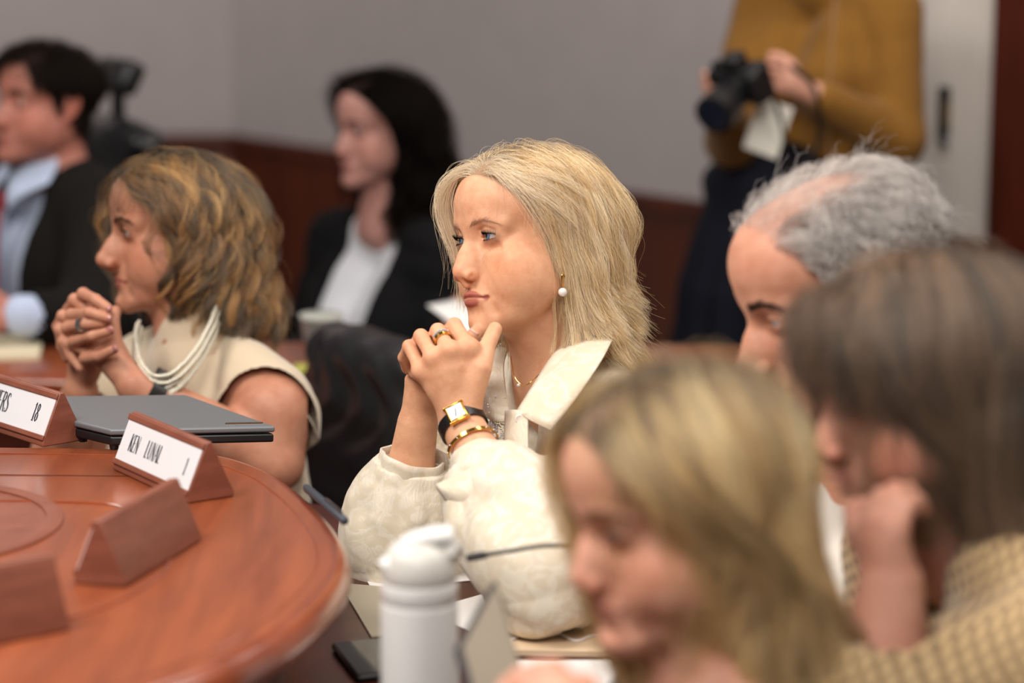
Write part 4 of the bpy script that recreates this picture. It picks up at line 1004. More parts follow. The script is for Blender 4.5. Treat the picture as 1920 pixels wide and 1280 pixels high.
    for s0, e_ in ((shL, elL), (shR, elR)):
        a_ = nrm(e_ - s0); u = nrm(np.cross(a_, V(0, 0, 1))); w_ = np.cross(a_, u); Ln = np.linalg.norm(e_ - s0)
        for i in range(8):
            t0_ = 6.28 * i / 8 + rs.rand(); pts_ = [s0 + a_ * Ln * q_ + (u * math.cos(t0_ + q_ * 1.5) + w_ * math.sin(t0_ + q_ * 1.5)) * .066 for q_ in (.2, .45, .7, .95)]
            fb.chain(pts_, [.003, .0075, .0075, .003], .014)
    Fb.add(folds(.0085, 26, 5, (1, 1, .6), None, .7), ce, .55, 0, 'd'); Fb.add(folds(.0016, 60, 8, (1, 1, .6), None, .9), ce, .55, 0, 'd')
    for c_, a_ in ((cL, aL), (cR, aR)):
        fb.cone(c_ - a_ * .03, c_ + a_ * .10, .0355, .036, .002, 's')          # hollow cuff
        fn = (lambda Q, c_=c_, a_=a_: np.where(np.linalg.norm(Q - c_, axis=1) < .09, -((Q - c_) @ a_), 1.0)); Fb.add(fn, c_ + a_ * .04, .1, 0, 's')
    # neck opening: a deep V at the front and room round the neck
    fn, c, r = f_cone(NB - T.R @ V(0, 0, .0) , H.w(L3(0, -.03, -.06)), .060, .060); Fb.add(fn, c, r, .006, 's')
    v0 = T.w(V(.0, -.06, -.005)); v1 = T.w(V(.012, -.15, -.165))
    fn, c, r = f_cone(v0, v1, .052, .014); Fb.add(fn, c, r, .006, 's')
    M_BLOUSE = mat('cream_satin', lin((218, 206, 186)), .46); N_, L_, b_ = nodes(M_BLOUSE)
    n1 = tex_noise(M_BLOUSE, 26, 3, .5, None, 'Object', 2.5); r1 = ramp(M_BLOUSE, n1.outputs[0], [(.45, lin((216, 203, 180))), (.55, lin((226, 216, 198)))])
    L_.new(r1.outputs[0], b_.inputs['Base Color']); wv = N_.new('ShaderNodeTexWave'); wv.inputs['Scale'].default_value = 70; wv.inputs['Distortion'].default_value = 9; wv.inputs['Detail'].default_value = 2
    tc = N_.new('ShaderNodeTexCoord'); L_.new(tc.outputs['Object'], wv.inputs[0]); rr = N_.new('ShaderNodeMapRange'); L_.new(n1.outputs[0], rr.inputs[0]); rr.inputs[1].default_value = .5; rr.inputs[2].default_value = .58
    mu = N_.new('ShaderNodeMath'); mu.operation = 'MULTIPLY'; L_.new(rr.outputs[0], mu.inputs[0]); L_.new(wv.outputs[1], mu.inputs[1])
    bump(M_BLOUSE, mu.outputs[0], .22, .0008); rg = N_.new('ShaderNodeMapRange'); L_.new(mu.outputs[0], rg.inputs[0]); rg.inputs[3].default_value = .55; rg.inputs[4].default_value = .28; L_.new(rg.outputs[0], b_.inputs['Roughness'])
    b_.inputs['Sheen Weight'].default_value = .15; b_.inputs['Subsurface Weight'].default_value = .12; b_.inputs['Subsurface Radius'].default_value = (1, .8, .6); b_.inputs['Subsurface Scale'].default_value = .004
    lo2, hi2 = bbox([elL, elR, cL, cR, T.w(V(.24, .15, 0)), T.w(V(-.24, -.15, 0)), T.w(V(0, .15, -.5)), T.w(V(0, -.18, -.3))], .09); lo2[2] = .62; 
    bl = cloth_obj('blouse', Fb, lo2, hi2, .0026, M_BLOUSE, hero)
    # collar wings, placket, cuff wings
    def wing(rows, name, th=.0022, par=bl, m=M_BLOUSE, nu=16, nv=16):
        bm = bmesh.new(); add_sheet(bm, patch(rows, nu, nv), th); return bm_obj(name, bm, m, par, sm='all')
    wing([[P(1075, 628, 2.885), P(1035, 668, 2.835), P(1000, 722, 2.80), P(968, 772, 2.775)],
          [P(1110, 628, 2.86), P(1080, 672, 2.80), P(1042, 735, 2.765), P(995, 788, 2.755)],
          [P(1150, 634, 2.85), P(1125, 680, 2.785), P(1078, 748, 2.745), P(1032, 806, 2.74)]], 'collar')
    wing([[P(952, 655, 2.95), P(945, 690, 2.91), P(950, 740, 2.87), P(958, 790, 2.84)],
          [P(935, 648, 2.955), P(918, 690, 2.905), P(915, 735, 2.87), P(930, 790, 2.84)],
          [P(945, 640, 2.98), P(905, 690, 2.93), P(893, 730, 2.895), P(905, 780, 2.865)]], 'collar')
    wing([[P(948, 770, 2.80), P(946, 830, 2.785), P(948, 900, 2.78), P(950, 990, 2.775)],
          [P(966, 768, 2.775), P(966, 830, 2.765), P(966, 900, 2.76), P(968, 990, 2.755)],
          [P(990, 772, 2.765), P(990, 830, 2.755), P(990, 900, 2.75), P(990, 990, 2.748)]], 'placket')
    bm = bmesh.new(); add_lathe(bm, [(.001, 0), (.0048, .0), (.0054, .0012), (.0045, .002), (.003, .0015), (.001, .0015)], 20, tuple(P(974, 785, 2.768)), rotx(PI / 2)); bm_obj('button', bm, M_PEARL, bl)
    # turned-back cuffs
    def cuff(c_, a_, ref, r0, r1, h_, th=.003, a0=0, a1=350):
        a_ = nrm(a_); u = nrm(ref - a_ * (ref @ a_)); w_ = np.cross(a_, u); G = []
        for t in np.radians(np.linspace(a0, a1, 60)):
            wob_ = .0022 * math.sin(3 * t + 1) + .0012 * math.sin(7 * t); row = []
            for s_ in np.linspace(0, 1, 7): row.append(c_ + (u * math.cos(t) + w_ * math.sin(t)) * (r0 + (r1 - r0) * s_ + wob_) + a_ * (h_ * (.5 - s_) + .003 * math.sin(2 * t)))
            G.append(row)
        bm = bmesh.new(); add_sheet(bm, G, th); return bm_obj('cuff', bm, M_BLOUSE, bl, sm='all')
    cuff(cR - aR * .012, aR, V(1, 0, 0), .0385, .0425, .050); cuff(cL - aL * .008, aL, V(1, 0, 0), .0405, .0475, .048)
    wing([[P(826, 905, 2.684), P(850, 893, 2.674), P(885, 878, 2.669), P(920, 862, 2.674)],
          [P(818, 912, 2.679), P(856, 925, 2.659), P(892, 912, 2.652), P(935, 898, 2.656)],
          [P(842, 945, 2.674), P(868, 950, 2.656), P(905, 942, 2.646), P(948, 925, 2.652)]], 'cuff')
    # sequin patch on the far front
    rs = np.random.RandomState(2); bm = bmesh.new()
    for i in range(420):
        a = rs.rand() * 6.28; r_ = abs(rs.normal()) * .35; px = 925 + 70 * r_ * math.cos(a) * .7; py = 800 + 150 * r_ * math.sin(a) * .6 
        p_ = P(px, py, 2.852 + rs.rand() * .006); add_lathe(bm, [(.0002, 0), (.0011, .0), (.0011, .0003), (.0003, .0006)], 6, tuple(p_), rotx(PI / 2 + rs.normal() * .5) @ roty(rs.normal() * .5))
    sq_ = bm_obj('sequins', bm, mat('sequin', lin((236, 236, 240)), .4, .5), bl); sq_['kind'] = 'stuff'
    # watch, bracelet, rings, earring, necklace
    wc = wrL - aL * .010; vd = nrm(CAM - wc); vd = nrm(vd - aL * (vd @ aL)); rw_ = .0275
    M_STRAP = mat('watch_strap', lin((16, 14, 14)), .35); bump(M_STRAP, tex_noise(M_STRAP, 500, 2).outputs[0], .4, .0006)
    wt = ring_band('wristwatch', wc, aL, rw_, .0135, .0022, M_STRAP, hero, ref=vd)
    sd = np.cross(aL, vd); Rw = np.stack([sd, aL, vd], 1); fc = wc + vd * (rw_ + .002)
    bm = bmesh.new(); add_box(bm, fc, (.0225, .0215, .0055), Rw); bm_obj('watch_case', bm, M_GOLD, wt, bevel=.0016)
    for s in (-1, 1):
        bm = bmesh.new(); add_box(bm, fc + aL * s * .0112, (.0255, .0022, .0062), Rw); bm_obj('watch_lug', bm, M_GOLD, wt, bevel=.0008)
    bm = bmesh.new(); add_box(bm, fc + vd * .0030, (.0175, .0175, .0007), Rw); bm_obj('watch_dial', bm, mat('dial', lin((226, 226, 232)), .25), wt)
    bm = bmesh.new()
    for k_ in range(12):
        t = k_ * PI / 6; m_ = max(abs(math.cos(t)), abs(math.sin(t))); p1 = V(math.sin(t), math.cos(t)) * .0078 / m_; p0 = p1 * .78
        a1_ = fc + Rw @ V(p0[0], p0[1], .0036); b1_ = fc + Rw @ V(p1[0], p1[1], .0036); add_tube(bm, [a1_, b1_], .00028, 4)
    for t, l_ in ((math.radians(200), .0065), (math.radians(12), .0045)):
        add_tube(bm, [fc + Rw @ V(0, 0, .0038), fc + Rw @ V(math.sin(t) * l_, math.cos(t) * l_, .0038)], .0004, 4)
    bm_obj('watch_hands', bm, M_BLACK, wt)
    bc_ = wrL - aL * .040; vd2 = nrm(CAM - bc_); vd2 = nrm(vd2 - aL * (vd2 @ aL)); bg = ring_band('bracelet', bc_, aL, .0300, .0044, .0016, M_GOLD, hero, ref=vd2)
    for k_ in range(-3, 4):
        t = k_ * .42; u = nrm(vd2); w_ = np.cross(aL, u); p_ = bc_ + (u * math.cos(t) + w_ * math.sin(t)) * .0310; bm = bmesh.new(); bmesh.ops.create_icosphere(bm, subdivisions=2, radius=.0012)
        for v_ in bm.verts: v_.co += Vector(p_)
        bm_obj('bracelet_stone', bm, M_SILV, bg)
    ax_ = nrm(pL[1] - mL[1]); rc_ = mL[1] + (pL[1] - mL[1]) * .62
    rg1 = ring_band('ring', rc_ + ax_ * .0015, ax_, .0098, .0034, .0016, M_SILV, hero, ref=CAM - rc_); ring_band('ring', rc_ - ax_ * .0025, ax_, .0099, .0045, .0016, M_GOLD, hero, ref=CAM - rc_)
    vr = nrm(CAM - rc_ + V(0, 0, 1.2)); vr = nrm(vr - ax_ * (vr @ ax_))
    for k_ in range(-3, 4):
        t = k_ * .30; w_ = np.cross(ax_, vr); p_ = rc_ + ax_ * .0018 + (vr * math.cos(t) + w_ * math.sin(t)) * .0108; bm = bmesh.new(); bmesh.ops.create_icosphere(bm, subdivisions=1, radius=.0017)
        for v_ in bm.verts: v_.co += Vector(p_)
        bm_obj('ring_stone', bm, mat('diamond', lin((236, 238, 244)), .05, .6) if k_ == -3 else bpy.data.materials['diamond'], rg1, sm=False)
    bm = bmesh.new(); add_tube(bm, spline([P(958, 668, 2.868), P(963, 700, 2.846), P(972, 716, 2.838), P(985, 722, 2.834), P(1000, 712, 2.832), P(1022, 690, 2.845)], 40), .0005, 6); nk_ = bm_obj('necklace', bm, M_GOLD, hero)
    bm = bmesh.new(); bmesh.ops.create_icosphere(bm, subdivisions=2, radius=.0022, matrix=Matrix.Translation(Vector(P(972, 722, 2.834)))); bm_obj('pendant', bm, M_PEARL, nk_)
    el = P(1055, 528, H.w(V(.085, 0, -.03))[1] / .985 - .01); 
    er = empty('earring', el); er.parent = hero; bm = bmesh.new(); add_tube(bm, spline([el + V(.002, 0, .006), el + V(0, -.002, .009), el + V(-.001, -.003, .004), el + V(0, -.002, -.006)], 14), .0013, 8); o = bm_obj('ear_hook', bm, M_GOLD, er); o.matrix_parent_inverse = Matrix.Translation(Vector(el)).inverted()
    bm = bmesh.new(); bmesh.ops.create_uvsphere(bm, u_segments=24, v_segments=16, radius=.0052)
    for v_ in bm.verts: v_.co += Vector(el + V(0, -.002, -.012))
    o = bm_obj('pearl', bm, M_PEARL, er, sm='all'); o.matrix_parent_inverse = Matrix.Translation(Vector(el)).inverted()
    seated_legs(hero, T, cloth_mat('hero_trousers', lin((40, 38, 44))), .30)
    chair((NB[0] + .16, NB[1] + .12), -(PI / 2 - .35), 'black office chair under the woman in the cream blouse', z_top=.80)
def jacket(person, T, arms, m, g=.016, h=.005, k=.05, fem=1, sh=.165, name='jacket', rr=(.062, .056, .046, .040), lo_z=.5, cut=None, seed=3, A=.004, extra=None, depth=1.0):
    """arms: list of (shoulder, elbow, cuff)"""
    F = Field(); fr = Frame(F); T2 = Frame(F, T.R, T.t, T.sc); torso(T2, g, fem, k, depth, sh)
    for s_, e_, c_ in arms:
        fr.chain([s_, s_ + (e_ - s_) * .5, e_], [rr[0], rr[1] + .003, rr[1]], .035)
        fr.chain([e_, e_ + (c_ - e_) * .5, c_], [rr[1], rr[2] + .003, rr[3]], .02)
    P_ = [a for t in arms for a in t]; c = np.mean(P_ + [T.t], 0)
    F.add(folds(A, 34, seed, (1, 1, 1), None, .9), c, .7, 0, 'd')
    for s_, e_, c_ in arms:
        a_ = nrm(c_ - e_); fr.cone(c_ - a_ * .02, c_ + a_ * .08, rr[3] - .005, rr[3] - .005, 0, 's')
    if cut: cut(F)
    if extra: extra(F, fr)
    lo, hi = bbox(P_ + [T.w(V(.24, .15, 0)), T.w(V(-.24, -.15, 0)), T.w(V(.2, .15, -.5)), T.w(V(-.2, -.18, -.4))], .08); lo[2] = lo_z
    v, q = surface(F, lo, hi, h); return raw_mesh(name, v, q, m, person)
def body_of(name_label, F, H, pp, base, pts, h, lo_z=.755, skin=None, colf=None):
    lo, hi = bbox([H.w(V(0, 0, .16)), H.w(V(0, .13, 0)), H.w(V(0, -.14, 0))] + list(pts), .05); lo[2] = max(lo[2], lo_z)
    v, q = surface(F, lo, hi, h); c = skin_color(H, v, pp, base)
    if colf: c = colf(v, c)
    return retag(raw_mesh('person', v, q, skin or M_SKIN, None, c), name_label)
def vcut(F, T, w=.05, depth=-.16, z=-.17, r2=.012, x=0):
    fn, c, r = f_cone(T.w(V(x, -.06, .0)), T.w(V(x, depth, z)), w, r2); F.add(fn, c, r, .008, 's')
def lapel(T, person, m, s, rows):
    bm = bmesh.new(); add_sheet(bm, patch([[T.w(p) for p in r] for r in rows], 14, 10), .004); return bm_obj('lapel', bm, m, person, sm='all')
# ================================================= woman in beige
if True:
    F = Field(); fw = Frame(F); d0 = 3.35
    H = eye_at(F, 233, 437, d0, -(90 - 18), 1, -3, .95)
    lp_ = dict(chin=-.001, nose=1.12, nosef=.008, age=.75, makeup=1, roots=(70, 50, 36), lipcol=(150, 84, 76), eye_open=.6, lip=.6)
    head(H, lp_); NB = P(372, 655, 3.42); neck(F, H, NB, .049, .055)
    T = tframe(F, NB, -(90 - 40), 5); torso(T, 0, sh=.16)
    shL = T.w(V(.160, .01, -.075)); shR = T.w(V(-.160, .01, -.075))
    elL = P(512, 866, 3.310); wrL = P(252, 722, 3.250); elR = P(112, 850, 3.470); wrR = P(152, 730, 3.350)
    fw.chain([shL, shL + (elL - shL) * .5, elL], [.046, .045, .040], .03); fw.chain([elL, elL + (wrL - elL) * .3, wrL], [.040, .038, .025], .015)
    fw.chain([shR, shR + (elR - shR) * .5, elR], [.050, .045, .038], .03); fw.chain([elR, elR + (wrR - elR) * .3, wrR], [.038, .036, .024], .015)
    mL = [P(180, 592, 3.275), P(172, 612, 3.270), P(172, 638, 3.265), P(180, 664, 3.260)]
    pL = [P(140, 562, 3.290), P(118, 592, 3.290), P(112, 618, 3.290), P(118, 640, 3.280)]
    dL_ = [P(128, 580, 3.310), P(108, 612, 3.305), P(116, 650, 3.300), P(132, 668, 3.280)]
    tL = [P(122, 600, 3.320), P(116, 634, 3.310), P(124, 672, 3.305), P(150, 690, 3.275)]
    thL = [P(226, 690, 3.250), P(214, 640, 3.250), P(212, 610, 3.250), P(213, 588, 3.255)]
    hand(F, wrL, mL, pL, dL_, tL, thL, (.0090, .0088, .0084, .0076), pr=.0125)
    mR = [P(160, 580, 3.320), P(150, 605, 3.325), P(148, 632, 3.325), P(154, 662, 3.320)]
    pR = [P(156, 551, 3.275), P(134, 590, 3.270), P(126, 614, 3.270), P(138, 640, 3.265)]
    dR = [P(180, 562, 3.235), P(168, 586, 3.230), P(160, 607, 3.235), P(172, 630, 3.228)]
    tR = [P(202, 577, 3.225), P(202, 596, 3.222), P(192, 606, 3.230), P(207, 620, 3.220)]
    thR = [P(170, 700, 3.330), P(200, 640, 3.310), P(208, 605, 3.290), P(216, 584, 3.270)]
    hand(F, wrR, mR, pR, dR, tR, thR, (.0090, .0088, .0084, .0080), pr=.012)
    fw.chain([P(158, 672, 3.260), P(185, 668, 3.230), P(214, 655, 3.215)], [.0080, .0074, .0062], .002)
    lw = body_of('woman with wavy highlighted brown hair and sleeveless beige knit top, hands clasped', F, H, lp_, (192, 136, 110), [elL, elR, wrL, wrR, shL, shR, T.w(V(0, 0, -.4))], .0024)
    eyes(H, lw, (0, .02), (66, 52, 42)); brow(H, lw, M_HAIRB, (86, 60, 44), surf=F, n=200, w=1.1); lashes(H, lw, M_HAIRB, op=.7, n=40)
    for tp, pp_, u_ in ((tR[1], dR[1], (0, -1, .1)), (P(205, 619, 3.220), dR[3], (.1, -1, .35)), (P(213, 655, 3.214), P(185, 668, 3.230), (.1, -1, .35)), (tR[0], dR[0], (0, -1, .2))):
        d = nrm(tp - pp_); nail(lw, tp + nrm(V(*u_)) * .0058, d, V(*u_), M_NAILP, .0048, .0055)
    def l_len(R0, rs):
        f = -R0[:, 1]; z = R0[:, 2]; return (.148 + .70 * np.maximum(z, 0) + .15 * np.maximum(f, 0)) * (1 + .08 * rs.normal(size=len(R0)))
    def l_comb(R0, d):
        f = -R0[:, 1]; near = sstep(-.01, .02, R0[:, 0] + .0); d[:, 1] += (.20 * near + .0 * (1 - near)) * sstep(.0, .07, f); return d
    def l_style(cur, t, R0):
        f = -R0[:, 1]; o = np.zeros_like(cur); near = sstep(-.01, .02, R0[:, 0]); fr = sstep(.01, .06, f)
        o[:, 1] += .42 * near * float(sstep(.1, .3, t) * sstep(.8, .6, t)) * (.2 + fr)
        if t > .7: o[:, 1] += -.22 * near * fr * (t - .7) / .3; o[:, 1] += .35 * sstep(.03, -.04, f) * (t - .7) / .3
        return o
    def l_lay(R0):
        f = -R0[:, 1]; return 1 + .35 * sstep(.03, .08, f) * sstep(.03, .06, R0[:, 2]) + 1.0 * sstep(.0, -.06, f) * sstep(.09, .04, R0[:, 2])
    make_hair(H, lw, dict(n=24000, k=26, roots=1, length=l_len, thick=.024, layer=l_lay, part=.0, comb_back=.05, comb=l_comb, grav=.30, style=l_style, lift=.40, wave=.015, wavelen=.095, cvar=.75,
              cols=[(158, 108, 54), (206, 154, 84), (70, 44, 24), (34, 22, 14), (232, 186, 116)], w=[2.2, 2.4, 2.4, 3.2, 1.2], rootcol=(50, 34, 24), rootlen=.24, rad=.00015, clumps=380, frizz=.002, fly=.03, clvar=.035, combvar=.25, clump=.84, release=.5, stick=.4), M_HAIR, seed=11)
    # sleeveless knit top with a mock neck
    Fb = Field(); Tb = Frame(Fb, T.R, T.t); torso(Tb, .012, sh=.155); fb = Frame(Fb)
    for s_, e_ in ((shL, elL), (shR, elR)): fb.cone(s_, s_ + (e_ - s_) * .45, .060, .062, .03)
    a0 = NB; a1 = H.w(L3(0, -.028, -.045)); ax = nrm(a1 - a0); fb.cone(a0 - ax * .02, a0 + ax * .058 , .062, .0565, .02); fn, c, r = f_cone(a0 + ax * .02, a0 + ax * .2, .0540, .053); 
    Fb.add(folds(.0045, 30, 15), NB - V(0, 0, .2), .5, 0, 'd'); Fb.add(fn, c, r, .002, 's')
    for s_, e_ in ((shL, elL), (shR, elR)):
        fn, c, r = f_cone(s_ + (e_ - s_) * .52, s_ + (e_ - s_) * 1.2, .060, .085); Fb.add(fn, c, r, .006, 's')
    M_KNIT = cloth_mat('beige_knit', lin((206, 188, 162)), .9, .4, 700, .4, .07)
    lo2, hi2 = bbox([T.w(V(.22, .15, 0)), T.w(V(-.22, -.15, 0)), T.w(V(.2, .16, -.5)), T.w(V(-.2, -.18, -.4)), a1], .06); lo2[2] = .6
    kt = cloth_obj('knit_top', Fb, lo2, hi2, .0035, M_KNIT, lw)
    # rope necklace of many fine strands
    M_ROPE = mat('rope_beads', lin((214, 208, 190)), .35, .3); bump(M_ROPE, tex_noise(M_ROPE, 900, 2).outputs[0], .6, .001)
    nk = [P(262, 622, 3.325), P(256, 650, 3.285), P(262, 690, 3.255), P(285, 722, 3.240), P(318, 722, 3.242), P(352, 695, 3.255), P(380, 655, 3.280), P(400, 615, 3.310), P(410, 580, 3.370)]
    ne = empty('necklace', NB); ne.parent = lw
    for k_ in range(8):
        rs = np.random.RandomState(k_); pts_ = spline([p + V(.003 * (k_ % 3 - 1), -.004 * (k_ % 2), .0045 * (k_ - 3.5)) for p in nk], 90) + rs.normal(size=(90, 3)) * .0004
        bm = bmesh.new(); add_tube(bm, pts_, .0026, 7); o = bm_obj('necklace_strand', bm, M_ROPE, ne); o.matrix_parent_inverse = Matrix.Translation(Vector(NB)).inverted()
    ax = nrm(wrL - elL); bc = wrL - ax * .028; bd = ring_band('wristband', bc, ax, .0300, .020, .0035, M_BLACK, lw, ref=(0, 0, 1)); bm = bmesh.new(); R_ = np.stack([ax, np.cross(V(0, 0, 1), ax), V(0, 0, 1)], 1)
    up_ = nrm(V(0, 0, 1) - ax * ax[2]); R_ = np.stack([ax, np.cross(up_, ax), up_], 1); add_box(bm, bc + up_ * .033, (.024, .022, .008), R_); bm_obj('clasp_case', bm, M_BLACK, bd, bevel=.003)
    fx = nrm(dR[2] - pR[2]); rc_ = pR[2] + (dR[2] - pR[2]) * .9; ring_band('ring', rc_, fx, .0096, .010, .0016, M_SILV, lw, ref=(0, 0, 1))
    seated_legs(lw, T, cloth_mat('dark_trousers', lin((52, 46, 44))))
    chair((-.44, 3.52), -1.05, 'black leather chair behind the woman in the beige top', bh=.42, bw=.27, z_top=.875)

# ================================================= dark-haired woman behind
if True:
    F = Field(); H = eye_at(F, 667, 247, 4.80, -(90 - 35), 2, 0, .97)
    dp = dict(age=.4, makeup=1, roots=(24, 18, 16), lipcol=(150, 84, 82), eye_open=.8); head(H, dp); NB = P(728, 415, 4.92); neck(F, H, NB, .046, .052)
    T = tframe(F, NB, -(90 - 45), 3); torso(T, 0, sh=.145)
    shL = T.w(V(.155, .01, -.07)); shR = T.w(V(-.155, .01, -.07)); elL = T.w(V(.23, -.08, -.33)); elR = T.w(V(-.22, -.08, -.33)); wrL = P(850, 628, 4.38); wrR = P(600, 650, 4.48)
    fw = Frame(F)
    for s_, e_, w_ in ((shL, elL, wrL), (shR, elR, wrR)): fw.chain([s_, e_], [.044, .036], .03); fw.chain([e_, w_], [.036, .024], .012)
    def easy_hand(F, wr, fwd, side, up, curl=.5, flip=1, r=(.0092, .009, .0086, .0078)):
        """a relaxed, slightly curled hand; fwd along the palm, side towards the thumb, up out of its back"""
        fwd = nrm(fwd); side = nrm(side - fwd * (side @ fwd)); up = np.cross(fwd, side) * flip; m, p, d, t = [], [], [], []
        for i in range(4):
            b = wr + fwd * (.086 - .006 * abs(i - 1)) + side * (.026 - .019 * i); L = (.040, .045, .042, .032)[i]; a1, a2, a3 = curl * .7, curl * 1.7, curl * 2.4
            dd = lambda a: fwd * math.cos(a) - up * math.sin(a) + side * .06 * (1.5 - i)
            p_ = b + dd(a1) * L; d_ = p_ + dd(a2) * L * .62; m.append(b); p.append(p_); d.append(d_); t.append(d_ + dd(a3) * L * .5)
        th = [wr + fwd * .018 + side * .016, wr + fwd * .052 + side * .040 - up * .012, wr + fwd * .082 + side * .048 - up * .022, wr + fwd * .108 + side * .044 - up * .028]
        hand(F, wr, m, p, d, t, th, r)
    easy_hand(F, wrL, P(870, 615, 4.28) - wrL, V(-.5, -.2, 1), None, .5); easy_hand(F, wrR, V(-.3, -1, -.1), V(1, 0, .3), None, .5)
    dw = body_of('woman with long dark hair in a black blazer seated at the rear desk', F, H, dp, (186, 138, 128), [shL, shR, elL, elR, wrL, wrR, P(900, 600, 4.2), P(600, 690, 4.35)], .004, .66)
    eyes(H, dw, (0, -.05), (66, 52, 42)); brow(H, dw, M_HAIRB, (40, 28, 24), surf=F, n=160)
    def d_lay(R0): return 1 + .9 * sstep(.0, -.06, -R0[:, 1]) * sstep(.09, .04, R0[:, 2]) + .5 * sstep(.02, .07, -R0[:, 1])
    def d_style(cur, t, R0):
        o = np.zeros_like(cur); fr = sstep(.01, .06, -R0[:, 1]); o[:, 1] += .30 * fr * float(sstep(.1, .3, t) * sstep(.8, .6, t)); return o
    make_hair(H, dw, dict(n=15000, k=22, roots=1, length=lambda R0, rs: (.26 + .7 * np.maximum(R0[:, 2], 0)) * (1 + .08 * rs.normal(size=len(R0))), thick=.042, layer=d_lay, part=.015, comb_back=.15, grav=.28, style=d_style, lift=.5, wave=.014, wavelen=.09,
              cols=[(13, 9, 8), (22, 14, 11), (8, 6, 5)], rad=.00026, clumps=300, clump=.6, comb_front=.35), M_HAIRB, seed=21)
    M_BLZ = cloth_mat('black_blazer', lin((9, 9, 11)), .9, .0, 500, .3); 
    Fs = Field(); Ts = Frame(Fs, T.R, T.t); torso(Ts, .008, sh=.13); fn, c, r = f_cone(T.w(V(0, -.04, .02)), T.w(V(0, -.17, -.13)), .062, .010); Fs.add(fn, c, r, .008, 's'); fn, c, r = f_cone(NB, H.w(V(0, 0, 0)), .062, .06); Fs.add(fn, c, r, .005, 's')
    lo2, hi2 = bbox([T.w(V(.2, .15, 0)), T.w(V(-.2, -.15, 0)), T.w(V(0, -.2, -.5)), T.w(V(0, .15, -.5))], .08); lo2[2] = .62
    cloth_obj('white_top', Fs, lo2, hi2, .006, cloth_mat('white_jersey', lin((206, 208, 214)), .8), dw)
    def cutd(F):
        fn, c, r = f_cone(NB, H.w(V(0, 0, 0)), .068, .066); F.add(fn, c, r, .01, 's')
        fn, c, r = f_cone(T.w(V(0, -.06, .01)), T.w(V(0, -.22, -.42)), .082, .062); F.add(fn, c, r, .012, 's')
    jacket(dw, T, [(shL, elL, wrL - nrm(wrL - elL) * .02), (shR, elR, wrR - nrm(wrR - elR) * .02)], M_BLZ, .020, .006, cut=cutd, name='blazer', seed=5)
    seated_legs(dw, T, M_BLZ, .3); chair((NB[0] + .06, NB[1] + .16), -(PI / 2 - .6), 'black office chair under the dark-haired woman in the blazer', z_top=.92)

